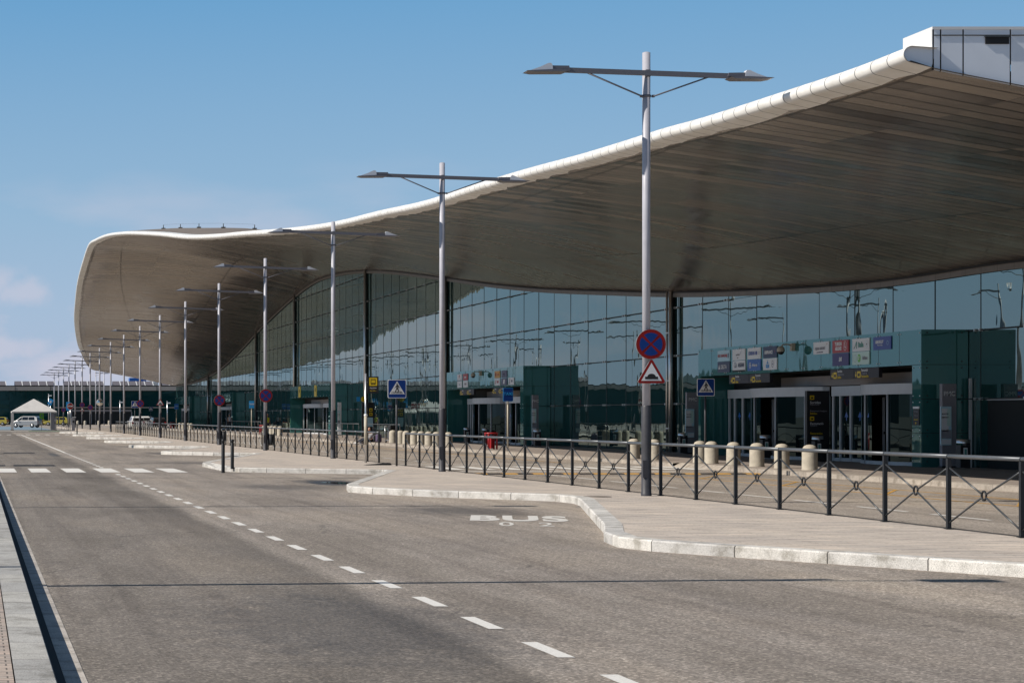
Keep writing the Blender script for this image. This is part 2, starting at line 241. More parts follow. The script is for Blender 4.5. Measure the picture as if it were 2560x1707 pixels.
M = dict(
 tkerb=granite_mat('worn_kerb_stone', (.36, .32, .275), 1.2),
 asphalt=asphalt_mat(), pave=paver_mat('plank_pavers', (.56, .495, .435), (.45, .41, .37), .9, .11),
 pave2=paver_mat('grey_brown_pavers', (.30, .255, .22), (.25, .22, .20), .6, .2), pave3=paver_mat('pink_pavers', (.44, .36, .31), (.34, .30, .27), .2, .1),
 kerb=granite_mat('pale_granite', (.52, .51, .49)), kerbgrey=granite_mat('grey_granite', (.37, .365, .35), 1.0), gutter=granite_mat('gutter_concrete', (.42, .39, .36), 1.0),
 slot=mat('dark_slot', (.02, .02, .022), .9), ground=mat('ground_concrete', (.25, .23, .205), .9, var=.12, vscale=.2, bump=.3, bscale=30),
 faint=paint_mat('road_paint_worn', (.60, .58, .54), .6),
 white=paint_mat('road_paint_white', (.68, .66, .62)), yellow=paint_mat('road_paint_yellow', (.50, .27, .05), .6), pblue=paint_mat('road_paint_blue', (.18, .25, .31), .3), pgreen=paint_mat('road_paint_green', (.11, .22, .11), .5),
 soffit=soffit_mat(), tube=tube_mat(), fascia=mat('fascia_white_panel', (.66, .70, .76), .45, var=.05, vscale=1.5), roofcap=mat('roof_cap_white', (.62, .62, .62), .5), black=mat('black_joint', (.012, .012, .013), .7),
 rooftop=mat('roof_sheet_brown', (.16, .135, .115), .8, metal=0, var=.12, vscale=.5), cornice=mat('cornice_brown', (.17, .145, .12), .5, metal=.3, var=.1, vscale=3),
 glass=glass_mat('facade_glass', wave=.007), glassdark=glass_mat('door_glass', (.006, .012, .013), (.45, .62, .62), 1.6, .004),
 clad=glass_mat('teal_cladding_glass', (.032, .135, .128), (.60, .86, .84), 1.85, .004, .8, .02), steel=mat('brushed_steel', (.60, .60, .60), .3, metal=.9, var=.08, vscale=4),
 fitting=mat('steel_fitting', (.6, .6, .6), .35, metal=.6), cable=mat('dark_cable', (.03, .035, .037), .5), frame=mat('door_frame_grey', (.50, .51, .52), .4, var=.04, vscale=4),
 bulk=mat('bulkhead_beige', (.26, .235, .22), .7, var=.12, vscale=.8), dark=mat('dark_interior', (.010, .012, .013), .8),
 lamp=mat('lamp_grey_paint', (.40, .40, .44), .38, var=.06, vscale=6), lampdk=mat('lamp_sleeve_dark', (.045, .045, .052), .5, var=.18, vscale=7), arm=mat('lamp_arm_grey', (.13, .13, .15), .5), lens=mat('lamp_shade_pale', (.62, .63, .66), .35),
 brace_glint=mat('fence_brace_glint', (.42, .41, .39), .4, metal=.3, var=.1, vscale=9),  # paler brace copy for the far fences, sun glint put into the colour
 brace=mat('fence_brace_dark', (.06, .065, .07), .32, metal=.3, var=.1, vscale=9),
 rail=mat('rail_grey', (.10, .108, .118), .42, metal=.3, var=.1, vscale=9), post=mat('fence_dark', (.010, .011, .013), .5, var=.15, vscale=12),
 bollard=mat('sandstone_concrete', (.40, .36, .29), .85, var=.14, vscale=6, bump=.35, bscale=60), plastic=mat('black_plastic', (.015, .015, .017), .5), redp=mat('red_plastic', (.28, .012, .015), .35),
 sblue=mat('sign_blue', (.006, .038, .20), .5, spec=.2), sred=mat('sign_red', (.24, .011, .009), .5, spec=.2), swhite=mat('sign_white', (.70, .70, .70), .4), scyan=mat('sign_cyan', (.02, .30, .68), .4), sback=mat('sign_back_grey', (.28, .28, .29), .5),
 syellow=mat('sign_yellow', (.72, .50, .01), .45), sgreen=mat('sign_green', (.14, .50, .05), .45), navy=mat('panel_navy', (.006, .018, .075), .4), crimson=mat('panel_crimson', (.38, .015, .015), .4), azure=mat('panel_azure', (.005, .10, .40), .4),
 ice=mat('panel_ice_blue', (.42, .62, .70), .4), mint=mat('panel_mint', (.50, .66, .60), .4), violet=mat('panel_violet', (.03, .018, .14), .4), orange=mat('panel_orange', (.60, .28, .015), .4), plum=mat('panel_plum', (.05, .045, .11), .4),
 royal=mat('panel_royal', (.035, .07, .30), .4), signdk=mat('sign_charcoal', (.022, .018, .024), .5), tgrey=mat('letter_grey', (.25, .25, .28), .5), totem=mat('totem_grey', (.22, .215, .235), .5), leafgreen=mat('poster_green', (.10, .28, .24), .5),
 tent=mat('tent_white_fabric', (.50, .49, .48), .8, var=.06, vscale=2), panelgrey=mat('roof_unit_grey', (.16, .15, .17), .5), bandgrey=mat('roof_band_beige', (.27, .25, .235), .7, var=.06, vscale=.3),
 cladf=glass_mat('teal_cladding_header', (.035, .125, .12), (.60, .85, .85), 2.0, .004, .8, .02),
 glassfar=glass_mat('far_building_glass', (.004, .03, .032), (.35, .6, .6), 1.45, .002), skin=mat('skin', (.45, .24, .16), .6), shirt=mat('white_cloth', (.62, .60, .60), .8), trouser=mat('dark_cloth', (.03, .035, .05), .85), hair=mat('brown_hair', (.06, .025, .015), .7), hiviz=mat('yellow_vest', (.55, .62, .02), .7),
 silver=mat('car_silver', (.30, .30, .30), .35, metal=.5, coat=.6), taxi=mat('car_yellow', (.40, .33, .04), .3, coat=.6), carwhite=mat('car_white', (.68, .68, .68), .3, coat=.6), cardark=mat('car_dark', (.02, .02, .025), .3, coat=.6), carred=mat('car_red', (.35, .02, .02), .3, coat=.6), carglass=mat('car_glass', (.01, .012, .014), .05, ior=1.6), tyre=mat('tyre', (.015, .015, .015), .8), alloy=mat('alloy', (.5, .5, .5), .35, metal=.7), tail=mat('tail_lamp', (.4, .01, .01), .2), headl=mat('head_lamp', (.7, .7, .7), .1),
 hill=mat('hill_woodland_hazed', (.055, .085, .095), .95, var=.2, vscale=.01), water=mat('puddle_water', (.02, .02, .02), .03, ior=1.33), bag=mat('bag_grey', (.05, .05, .06), .8), lilac=mat('bag_lilac', (.08, .06, .11), .8), mirror=mat('mirror_glass', (.75, .73, .68), .12, metal=1.0),  # hill: blue of distance haze mixed into the woodland colour
 cam=mat('camera_beige', (.42, .38, .30), .5),
)
# ------------------------------------------------------------------ mesh builder
class MB:
    def __init__(s): s.v = []; s.f = []; s.m = []; s.sm = []; s.uv = []; s.mats = []
    def mi(s, m):
        m = M[m] if isinstance(m, str) else m
        if m not in s.mats: s.mats.append(m)
        return s.mats.index(m)
    def face(s, pts, m, smooth=False, uv=None):
        b = len(s.v); s.v += [tuple(p) for p in pts]; s.f.append(list(range(b, b+len(pts)))); s.m.append(s.mi(m)); s.sm.append(smooth); s.uv.append(uv)
    def box(s, c, d, m, rz=0.0, ry=0.0):
        c = Vector(c); hx, hy, hz = d[0]/2, d[1]/2, d[2]/2; k = s.mi(m); b = len(s.v)
        rot = Matrix.Rotation(rz, 3, 'Z') @ Matrix.Rotation(ry, 3, 'Y')
        for x, y, z in ((-1,-1,-1),(1,-1,-1),(1,1,-1),(-1,1,-1),(-1,-1,1),(1,-1,1),(1,1,1),(-1,1,1)): s.v.append(tuple(c + rot @ Vector((x*hx, y*hy, z*hz))))
        for q in ((0,3,2,1),(4,5,6,7),(0,1,5,4),(1,2,6,5),(2,3,7,6),(3,0,4,7)): s.f.append([b+i for i in q]); s.m.append(k); s.sm.append(False); s.uv.append(None)
        return s
    def b2(s, x0, x1, y0, y1, z0, z1, m): return s.box(((x0+x1)/2, (y0+y1)/2, (z0+z1)/2), (abs(x1-x0), abs(y1-y0), abs(z1-z0)), m)
    def tube(s, pts, r, m, n=8, caps=True, closed=False):
        pts = [Vector(p) for p in pts]; rs = r if isinstance(r, (list, tuple)) else [r]*len(pts); k = s.mi(m); rings = []
        for i, p in enumerate(pts):
            if closed: d = pts[(i+1) % len(pts)] - pts[i-1]
            else: d = pts[min(i+1, len(pts)-1)] - pts[max(i-1, 0)]
            d.normalize(); a = Vector((0, 0, 1)) if abs(d.z) < .9 else Vector((1, 0, 0)); u = d.cross(a).normalized(); w_ = d.cross(u)
            b = len(s.v); rings.append(b)
            for j in range(n): th = 2*math.pi*j/n; s.v.append(tuple(p + (u*math.cos(th)+w_*math.sin(th))*rs[i]))
        R_ = len(rings)
        for i in range(R_ if closed else R_-1):
            a, b = rings[i], rings[(i+1) % R_]
            for j in range(n): s.f.append([a+j, b+j, b+(j+1) % n, a+(j+1) % n]); s.m.append(k); s.sm.append(n > 5); s.uv.append(None)
        if caps and not closed:
            s.f.append([rings[0]+j for j in range(n)]); s.m.append(k); s.sm.append(False); s.uv.append(None)
            s.f.append([rings[-1]+j for j in range(n)][::-1]); s.m.append(k); s.sm.append(False); s.uv.append(None)
        return s
    def lathe(s, prof, c, m, n=16, axis='Z'):
        c = Vector(c); k = s.mi(m); rings = []
        for r, z in prof:
            b = len(s.v); rings.append(b)
            for j in range(n):
                th = 2*math.pi*j/n; x, y = r*math.cos(th), r*math.sin(th)
                s.v.append(tuple(c + (Vector((x, y, z)) if axis == 'Z' else Vector((z, x, y)) if axis == 'X' else Vector((x, z, y)))))
        for a, b in zip(rings, rings[1:]):
            for j in range(n): s.f.append([a+j, a+(j+1) % n, b+(j+1) % n, b+j]); s.m.append(k); s.sm.append(True); s.uv.append(None)
        return s
    def prism(s, poly, axis, a0, a1, m, mside=None):
        # poly in the two other axes
        def P(u, v, a): return {'X': (a, u, v), 'Y': (u, a, v), 'Z': (u, v, a)}[axis]
        s.face([P(u, v, a0) for u, v in poly], m); s.face([P(u, v, a1) for u, v in poly][::-1], m)
        for i in range(len(poly)):
            (u0, v0), (u1, v1) = poly[i], poly[(i+1) % len(poly)]
            s.face([P(u0, v0, a0), P(u0, v0, a1), P(u1, v1, a1), P(u1, v1, a0)], mside or m)
        return s
    def build(s, name, parent=None, loc=None):
        me = bpy.data.meshes.new(name); me.from_pydata(s.v, [], s.f)
        for m in s.mats: me.materials.append(m)
        me.polygons.foreach_set('material_index', s.m); me.polygons.foreach_set('use_smooth', s.sm)
        if any(u is not None for u in s.uv):
            l = me.uv_layers.new(name='UVMap')
            for p, u in zip(me.polygons, s.uv):
                if u:
                    for li, q in zip(p.loop_indices, u): l.data[li].uv = q
        me.update()
        o = bpy.data.objects.new(name, me); COL.objects.link(o)
        if parent: o.parent = parent
        if loc: o.location = loc
        return o
def fixn(o):
    bm = bmesh.new(); bm.from_mesh(o.data); bmesh.ops.remove_doubles(bm, verts=bm.verts, dist=1e-5); bmesh.ops.recalc_face_normals(bm, faces=bm.faces); bm.to_mesh(o.data); bm.free(); return o
def thing(name, label, cat, loc=(0, 0, 0), rz=0, group=None):
    o = bpy.data.objects.new(name, None); o.empty_display_size = .2; COL.objects.link(o); o.location = loc; o.rotation_euler = (0, 0, rz)
    return tag(o, label, cat, group)
def tag(o, label, cat, group=None):
    o['label'] = label; o['category'] = cat
    if group: o['group'] = group
    return o
def struct(o, kind='structure'): o['kind'] = kind; return o
def dup(root, loc, label, rz=None, name=None):
    r = root.copy(); COL.objects.link(r); r.location = loc; r['label'] = label
    if rz is not None: r.rotation_euler = (0, 0, rz)
    for ch in list(root.children):
        c = ch.copy(); COL.objects.link(c); c.parent = r
        for g in ch.children:
            d = g.copy(); COL.objects.link(d); d.parent = c
    return r
def text(body, size, m, parent, loc, rot=(R(90), 0, 0), sx=1.0, bold=0.0, name='lettering', align='CENTER', shear=0.0):
    c = bpy.data.curves.new(name, 'FONT'); c.body = body; c.size = size; c.align_x = align; c.align_y = 'CENTER'; c.extrude = .002; c.offset = bold; c.resolution_u = 3; c.shear = shear
    t = bpy.data.objects.new(name, c); COL.objects.link(t); bpy.context.view_layer.update()
    me = bpy.data.meshes.new_from_object(t.evaluated_get(bpy.context.evaluated_depsgraph_get())); bpy.data.objects.remove(t)
    me.materials.clear(); me.materials.append(M[m])
    o = bpy.data.objects.new(name, me); COL.objects.link(o); o.parent = parent; o.location = loc; o.rotation_euler = rot; o.scale = (sx, 1, 1)
    return o
ORD = ['nearest', 'second', 'third', 'fourth', 'fifth', 'sixth', 'seventh', 'eighth', 'ninth', 'tenth', 'eleventh', 'twelfth', 'thirteenth', 'fourteenth', 'fifteenth', 'sixteenth', 'seventeenth', 'eighteenth', 'nineteenth', 'twentieth']
def arc(cx, cy, r, a0, a1, n): return [(cx+r*math.cos(R(a0+(a1-a0)*i/n)), cy+r*math.sin(R(a0+(a1-a0)*i/n))) for i in range(n+1)]

# ------------------------------------------------------------------ ground, road, pavements
g = MB(); g.face([(-6000, -800, -.02), (6000, -800, -.02), (6000, 9000, -.02), (-6000, 9000, -.02)], 'ground'); struct(g.build('ground'))
def sheet(name, x0, x1, y0, y1, z, m):
    b = MB(); b.face([(x0, y0, z), (x1, y0, z), (x1, y1, z), (x0, y1, z)], m); return struct(b.build(name))
rb = MB(); rb.face([(.43, -20, 0), (24.2, -20, 0), (24.2, 221, 0), (.43, 221, 0)], 'asphalt'); rb.face([(14.4, 221, 0), (24.2, 221, 0), (24.2, 385, 0), (14.4, 385, 0)], 'asphalt')
rb.face([(-120, 340, 0), (14.4, 340, 0), (14.4, 385, 0), (-120, 385, 0)], 'asphalt')
struct(rb.build('road'))
# left pavement with its kerb, slot and gutter
lp = MB(); lp.b2(-6, .235, -20, 200, -.02, .2, 'pave3'); struct(lp.build('left_pavement'))
lk = MB()
for y in range(-20, 200, 4):
    lk.face([(.243, y, .203), (.482, y, .203), (.482, y+4, .203), (.243, y+4, .203)], 'kerbgrey', uv=[(y, 0), (y, .2), (y+4, .2), (y+4, 0)])
    lk.face([(.482, y, .203), (.490, y, .192), (.490, y+4, .192), (.482, y+4, .203)], 'kerbgrey', uv=[(y, 0), (y, .2), (y+4, .2), (y+4, 0)])
    lk.face([(.490, y, .192), (.490, y, -.02), (.490, y+4, -.02), (.490, y+4, .192)], 'kerbgrey', uv=[(y, 0), (y, .2), (y+4, .2), (y+4, 0)])
struct(lk.build('left_kerb'))
sheet('drain_slot', .49, .607, -20, 200, .003, 'slot')
gt = MB()
for y in range(-20, 200, 4): gt.face([(.607, y, .006), (.752, y, .006), (.752, y+4, .006), (.607, y+4, .006)], 'gutter', uv=[(y, 0), (y, .2), (y+4, .2), (y+4, 0)])
struct(gt.build('gutter'))
# saw-tooth island
OUT = [(8.6, 3), (8.75, 7.6), (12.1, 20.8)]
def tooth(T, inner, flat=1.0):
    return [(12.15, T-inner), (11.3, T-inner+1.6), (9.3, T-1.3), (8.85, T-.55), (8.66, T), (8.72, T+flat*.5), (9.0, T+flat*1.5)]
OUT += [(11.5, 22.1), (10.4, 23.9), (9.25, 25.7), (8.85, 26.4), (8.66, 27.2), (8.85, 28.4), (9.5, 30.5), (11.9, 39.7), (12.1, 40.8), (12.0, 41.8), (10.0, 44.0), (9.0, 45.7), (8.66, 46.8), (8.9, 48.3), (10.4, 53.6), (12.3, 60.2), (12.3, 60.9), (10.4, 62), (8.3, 63.3), (8.0, 64.0), (7.95, 66), (7.95, 70.4), (8.2, 71.8), (12.2, 87.4)]
for T in (92.6, 112, 133, 154.5, 176, 203): OUT += [(12.2, T-4.2), (10.6, T-3), (8.9, T-.9), (8.55, T), (8.8, T+1.2), (12.2, T+13.5)]
OUT = OUT[:-1] + [(10.2, 214), (12.2, 221)]
XR = 14.22
def offs(pl, d):
    res = []
    for i, p in enumerate(pl):
        a = Vector(pl[max(i-1, 0)]); b = Vector(pl[min(i+1, len(pl)-1)]); t = (b-a).normalized(); n = Vector((t.y, -t.x)); res.append((p[0]+n.x*d, p[1]+n.y*d))
    return res
IN = offs(OUT, .27)
pv = MB()
for i in range(len(OUT)-1):
    (x0, y0), (x1, y1) = IN[i], IN[i+1]
    pv.face([(x0, y0, .14), (XR-.16, y0, .14), (XR-.16, y1, .14), (x1, y1, .14)], 'pave')
pv.b2(12.2, XR-.16, IN[-1][1], 300, 0, .14, 'pave'); pv.b2(XR-.16, XR, 3, 300, 0, .143, 'kerb')
struct(pv.build('island_pavement'))
kb = MB(); arcx = 0
B0 = offs(OUT, 0); T0 = offs(OUT, .02)
for i in range(len(OUT)-1):
    p, q = B0[i], B0[i+1]; ln = math.dist(p, q); tp, tq = T0[i], T0[i+1]; ip, iq = IN[i], IN[i+1]
    zp, zq = [.03 if 65.5 < v_[1] < 70.2 else .146 for v_ in (p, q)]
    u0, u1 = arcx, arcx+ln; arcx = u1
    kb.face([(*p, -.01), (*p, zp-.02), (*q, zq-.02), (*q, -.01)], 'kerb', uv=[(u0, 0), (u0, .15), (u1, .15), (u1, 0)])
    kb.face([(*p, zp-.02), (*tp, zp), (*tq, zq), (*q, zq-.02)], 'kerb', uv=[(u0, 0), (u0, .15), (u1, .15), (u1, 0)])
    kb.face([(*tp, zp), (*ip, .146), (*iq, .146), (*tq, zq)], 'kerb', uv=[(u0, 0), (u0, .15), (u1, .15), (u1, 0)])
struct(kb.build('island_kerb'))
# terminal pavement
sheet('terminal_pavement', 24.45, 36, 20, 385, .14, 'pave2')
tk = MB()
for y in range(20, 385, 5):
    z = .02 if (65 <= y < 70) else .145
    tk.face([(24.2, y, -.01), (24.2, y, z-.015), (24.2, y+5, z-.015), (24.2, y+5, -.01)], 'tkerb', uv=[(y, 0), (y, .2), (y+5, .2), (y+5, 0)])
    tk.face([(24.2, y, z-.015), (24.45, y, .145), (24.45, y+5, .145), (24.2, y+5, z-.015)], 'tkerb', uv=[(y, 0), (y, .2), (y+5, .2), (y+5, 0)])
struct(tk.build('terminal_kerb'))
# markings
mk = MB(); Z = .004
def q(b, x0, x1, y0, y1, m='white', z=Z): b.face([(x0, y0, z), (x1, y0, z), (x1, y1, z), (x0, y1, z)], m)
y = 8.85
while y < 62: q(mk, 4.27, 4.40, y, y+1.0); y += 1.98
y = 68.5
while y < 96: q(mk, 4.27, 4.40, y, y+1.0); y += 1.98
q(mk, 4.27, 4.40, 96, 188); struct(mk.build('lane_marking'))
cw = MB()
for x in (-.0, 1.02, 2.09, 3.18, 4.26, 5.31, 6.36):
    if x > .9: q(cw, x-.31, x+.31, 63.0, 67.7, z=.008)
for x in (14.9, 15.9, 16.9, 17.9, 18.9, 19.9, 20.9, 21.9, 22.9, 23.8): q(cw, x-.26, x+.26, 66.2, 70.6, z=.008)
for x in range(16): q(cw, 1.2+x*.9, 1.6+x*.9, 186, 189.5, z=.008)
struct(cw.build('crosswalk_marking'))
dm = MB(); y = 31.2
while y < 60: q(dm, 17.17, 17.28, y, y+2.1); y += 3.05
y = 74
while y < 200: q(dm, 17.17, 17.28, y, y+2.1); y += 3.05
for x in (14.7, 17.5, 20.3): q(dm, x, x+2.1, 63.9, 64.3)
q(dm, 14.5, 23.9, 73.0, 73.3); struct(dm.build('drop_off_marking'))
ym = MB(); q(ym, 20.36, 20.46, 24, 60, 'yellow'); q(ym, 22.0, 22.1, 24, 60, 'yellow')
for i in range(12):
    y = 25+i*2.9
    s = 1 if i % 2 else -1
    a, b_ = (20.46, 22.0) if s > 0 else (22.0, 20.46)
    ym.face([(a, y, .006), (a, y+.16, .006), (b_, y+3.0, .006), (b_, y+2.84, .006)], 'yellow')
q(ym, 22.0, 22.1, 76, 150, 'yellow'); struct(ym.build('yellow_marking'))
# BUS 02 lettering on the first bay, built from the font, laid on the asphalt
def ground_text(body, x, y, h, wd, m='white', bold=0.0, ang=-14.5):
    c = bpy.data.curves.new('t', 'FONT'); c.body = body; c.size = 1; c.align_x = 'LEFT'; c.offset = bold; c.resolution_u = 5; c.space_character = 1.12
    t = bpy.data.objects.new('t', c); COL.objects.link(t); bpy.context.view_layer.update()
    me = bpy.data.meshes.new_from_object(t.evaluated_get(bpy.context.evaluated_depsgraph_get())); bpy.data.objects.remove(t)
    xs = [v.co.x for v in me.vertices]; ys = [v.co.y for v in me.vertices]; x0, x1, y0, y1 = min(xs), max(xs), min(ys), max(ys)
    ca, sa = math.cos(R(ang)), math.sin(R(ang))
    for v in me.vertices: u_, v_ = (v.co.x-x0)/(x1-x0)*wd, (v.co.y-y0)/(y1-y0)*h; v.co = (x+u_*ca-v_*sa, y+u_*sa+v_*ca, .005)
    me.materials.clear(); me.materials.append(M[m]); o = bpy.data.objects.new('bus_bay_lettering', me); COL.objects.link(o); return struct(o)
ground_text('BUS', 8.36, 34.1, 1.95, 1.62, 'faint', bold=.045); ground_text('0  2', 8.44, 32.5, 1.15, .86, 'faint', bold=.01)
# water lying at the second kerb
pw = MB(); pw.face([(9.55+.30*math.cos(a)*(1+.3*math.sin(3*a)), 53.2+1.0*math.sin(a)*(1+.2*math.cos(2*a)), .005) for a in [i*math.pi/12 for i in range(24)]], 'water'); struct(pw.build('puddle'))

# ------------------------------------------------------------------ terminal
E0 = [(16.5,35.84,8.21),(16.5,37.94,8.21),(16.5,40.04,8.26),(16.5,41.04,8.29),(16.5,45.97,8.44),(16.5,48.67,8.57),(16.5,51.7,8.67),(16.5,55.13,8.8),(16.5,60.49,9.06),(16.5,66.71,9.31),(16.5,74.2,9.56),(16.5,82.66,10.04),(16.4,92.69,10.54),(15.9,103.1,11.21),(15.0,114.08,12.03),(14.5,122.74,12.66),(13.8,131.12,13.35),(13.1,142.98,14.58),(12.5,155.75,15.82),(12.0,165.12,16.66),(11.5,176.63,17.51),(11.1,185.61,17.91),(10.8,191.5,17.96),(10.6,197.24,16.96),(10.5,205.52,15.57),(10.9,219.3,14.02),(11.95,241.78,12.69),(13.0,255.45,10.93),(14.2,267.97,10.1),(15.6,283.38,9.35),(17.1,295.74,8.74),(19.0,305.57,8.61),(21.3,309.09,8.32),(25,311.73,7.71),(28.6,312.15,7.02),(31.0,314.99,6.64),(31.5,315.4,6.64)]
F0 = [(30,4.8),(36,5.25),(48,6.1),(60.6,6.6),(63.6,6.62),(67.7,6.6),(72.8,6.68),(80.8,6.99),(90.8,7.5),(100.2,8.14),(111.7,8.98),(122.9,9.97),(134.2,11.1),(152.4,12.85),(160.8,13.5),(170,14.05),(178.5,14.34),(185,14.4),(192.6,14.1),(206.2,13.08),(221.9,11.6),(240.1,9.6),(261.6,7.75),(287.1,6.83),(315.4,6.64)]
FX = 31.5
def catmull(P, n=6):
    out = []
    for i in range(len(P)-1):
        p0 = Vector(P[max(i-1, 0)]); p1 = Vector(P[i]); p2 = Vector(P[i+1]); p3 = Vector(P[min(i+2, len(P)-1)])
        # centripetal tangents
        t01 = max((p1-p0).length, 1e-3)**.5; t12 = max((p2-p1).length, 1e-3)**.5; t23 = max((p3-p2).length, 1e-3)**.5
        m1 = (p2-p1) if i == 0 else (p2-p1) + t12*((p1-p0)/t01 - (p2-p0)/(t01+t12))
        m2 = (p2-p1) if i == len(P)-2 else (p2-p1) + t12*((p3-p2)/t23 - (p3-p1)/(t12+t23))
        for k in range(n):
            t = k/n; a = 2*t**3-3*t*t+1; b = t**3-2*t*t+t; c = -2*t**3+3*t*t; d = t**3-t*t
            out.append(p1*a+m1*b+p2*c+m2*d)
    out.append(Vector(P[-1])); return out
Ec = catmull(E0, 8)
for v in Ec:
    pass
Fc = catmull([(FX, a, b) for a, b in F0], 8)
def fz(Y):
    if Y <= Fc[0].y: return Fc[0].z
    for a, b in zip(Fc, Fc[1:]):
        if a.y <= Y <= b.y: return a.z+(b.z-a.z)*(Y-a.y)/max(b.y-a.y, 1e-6)
    return Fc[-1].z
def resample(P, step):
    out = [P[0].copy()]; acc = 0; s = [0]; tot = 0
    for a, b in zip(P, P[1:]):
        ln = (b-a).length
        while acc+ln >= step:
            t = (step-acc)/ln; a = a.lerp(b, t); out.append(a.copy()); tot += step; s.append(tot); ln = (b-a).length; acc = 0
        acc += ln
    return out
E = resample(Ec, .67); NE = len(E)
S1 = next(i for i, p in enumerate(E) if p.y > 150)
Fp = []
for i, p in enumerate(E):
    if i <= S1: Yf = p.y
    else: t = (i-S1)/(NE-1-S1); Yf = E[S1].y+(315.4-E[S1].y)*(t**1.0)
    Fp.append(Vector((FX, Yf, fz(Yf))))
NV = 26
def soff(i, v):
    a, b = E[i], Fp[i]; dz = abs(a.z-b.z); p = a.lerp(b, v)
    nr = min(1, max(0, (p.y-40)/60)); p.z += (.20*dz+.12)*nr*math.sin(math.pi*v)*(1-max(0, (i-(NE-60))/60)); return p
terminal = thing('airport_terminal', 'long glass airport terminal under a wavy brown metal canopy with a white rolled edge', 'building', (FX, 60, 0))
def T_(b, name, parent=terminal):
    o = b.build(name); o.parent = parent; o.matrix_parent_inverse = Matrix.Translation((-FX, -60, 0)) if parent is terminal else Matrix.Identity(4); return o
sb = MB(); rnd = random.Random(3)
jit = [[rnd.uniform(-.007, .007) for _ in range(NV+1)] for _ in range(NE)]
vv = [0, .034] + [.034+(1-.034)*((k+1)/(NV-1)) for k in range(NV-1)]
grid = []
for i in range(NE):
    row = []
    for k, v in enumerate(vv):
        p = soff(i, v); p.z += jit[i][k] - (.14 if k == 0 else .17); row.append(p)
        if k == 0: p.x += .12 if p.z > 0 and i < NE-90 else 0
    grid.append(row)
for i in range(NE-1):
    for k in range(len(vv)-1):
        sb.face([grid[i][k], grid[i+1][k], grid[i+1][k+1], grid[i][k+1]], 'soffit', uv=[(i, vv[k]), (i+.9999, vv[k]), (i+.9999, vv[k+1]), (i, vv[k+1])])
soffit = T_(sb, 'soffit')
# rolled white edge
tb = MB(); n = 14; rr = .145
rings = []
for i in range(NE):
    a = E[max(i-1, 0)]; b = E[min(i+1, NE-1)]; d = (b-a).normalized(); inn = (soff(i, .06)-E[i]).normalized()
    inn = (inn - d*inn.dot(d)).normalized(); up = inn.cross(d).normalized()
    if i < 200 and up.z < 0: up = -up
    if rings and up.dot(lastup) < 0: up = -up
    lastup = up
    ring = [E[i]+inn*.58+up*.20]
    for j in range(n+1):
        th = math.pi/2+math.pi*j/n; ring.append(E[i]+inn*(rr+rr*math.cos(th)*1.0)+up*rr*math.sin(th))
    ring.append(E[i]+inn*.56-up*.165)
    rings.append(ring)
for i in range(NE-1):
    for j in range(len(rings[0])-1): tb.face([rings[i][j], rings[i][j+1], rings[i+1][j+1], rings[i+1][j]], 'tube', True, uv=[(i, 0), (i, 1), (i+.9999, 1), (i+.9999, 0)])
edge = fixn(T_(tb, 'canopy_edge'))
# end cap of the roll + fascia facing the viewer
Y0 = E[0].y; YF = 35.95
cut = next(i for i, p in enumerate(E) if p.y > YF)
fb = MB()
prof = [(p.x, p.z) for p in rings[cut]]
fb.face([(x, YF-.02, z) for x, z in prof], 'fascia')
def sz(x, i=cut): v = (x-16.5)/(FX-16.5); return soff(i, v).z-.19
xs = [17.05, 17.18, 17.58, 18.42, 19.5, 20.9, 22.4, 24, 26, 28, 30, 31.6, 33.5, 36]
for a, b in zip(xs, xs[1:]):
    fb.face([(a+.012, YF-.03, sz(min(a, FX))), (b-.012, YF-.03, sz(min(b, FX))), (b-.012, YF-.03, 8.63), (a+.012, YF-.03, 8.63)], 'fascia')
    fb.b2(a-.008, a+.008, YF-.02, YF+.02, sz(min(a, FX)), 8.63, 'black')
fb.b2(17.03, 36, YF-.04, YF+1.1, 8.63, 8.68, 'roofcap'); fb.b2(17.03, 17.045, YF-.02, YF+1.1, 8.3, 8.63, 'roofcap'); fb.b2(17.2, 36, YF+1.05, YF+1.1, 8.2, 8.63, 'roofcap')
for a, b in zip(xs, xs[1:]): fb.b2(a+.014, b-.014, YF-.045, YF-.03, 8.52, 8.535, 'black')
T_(fb, 'fascia_panel')
vb = MB(); vb.b2(17.97, 18.39, YF-.05, YF-.031, 8.37, 8.49, 'black'); vb.b2(17.95, 18.41, YF-.08, YF-.031, 8.49, 8.505, 'cable'); T_(vb, 'vent_louvre')
# roof covering
rt = MB()
def top(i, v):
    p = soff(i, min(v, 1)); fr_ = min(1, max(0, (p.y-95)/50)); fade = 1-max(0, (i-(NE-60))/60)
    p.z += .14+(.16+.55*fr_)*math.sin(math.pi*min(v, 1))*fade; return p
vt = [.035, .1, .2, .35, .5, .65, .8, .9, 1.0]
for i in range(cut, NE-1, 1):
    for a, b in zip(vt, vt[1:]):
        rt.face([top(i, a), top(i, b), top(i+1, b), top(i+1, a)], 'rooftop', True)
    a, b = top(i, 1), top(i+1, 1); rt.face([a, (70, a.y, a.z+1), (70, b.y, b.z+1), b], 'rooftop', True)
fixn(T_(rt, 'roof_covering'))
ANCH = ((161.3, .15), (158.6, .2), (155.3, .25), (149.4, .3), (146.7, .4))
for Yv, va in ANCH:
    i = min(range(NE-150), key=lambda k: abs(top(k, va).y-Yv)); p = top(i, va)
    ab = MB(); ab.tube([p-Vector((0, 0, .1)), p+Vector((0, 0, .30))], .035, 'cable', 6); ab.box(p+Vector((0, 0, .02)), (.3, .3, .06), 'cable'); T_(ab, 'roof_anchor')
lb = MB(); pts = []
for Yv, va in ANCH:
    i = min(range(NE-150), key=lambda k: abs(top(k, va).y-Yv)); pts.append(top(i, va)+Vector((0, 0, .32)))
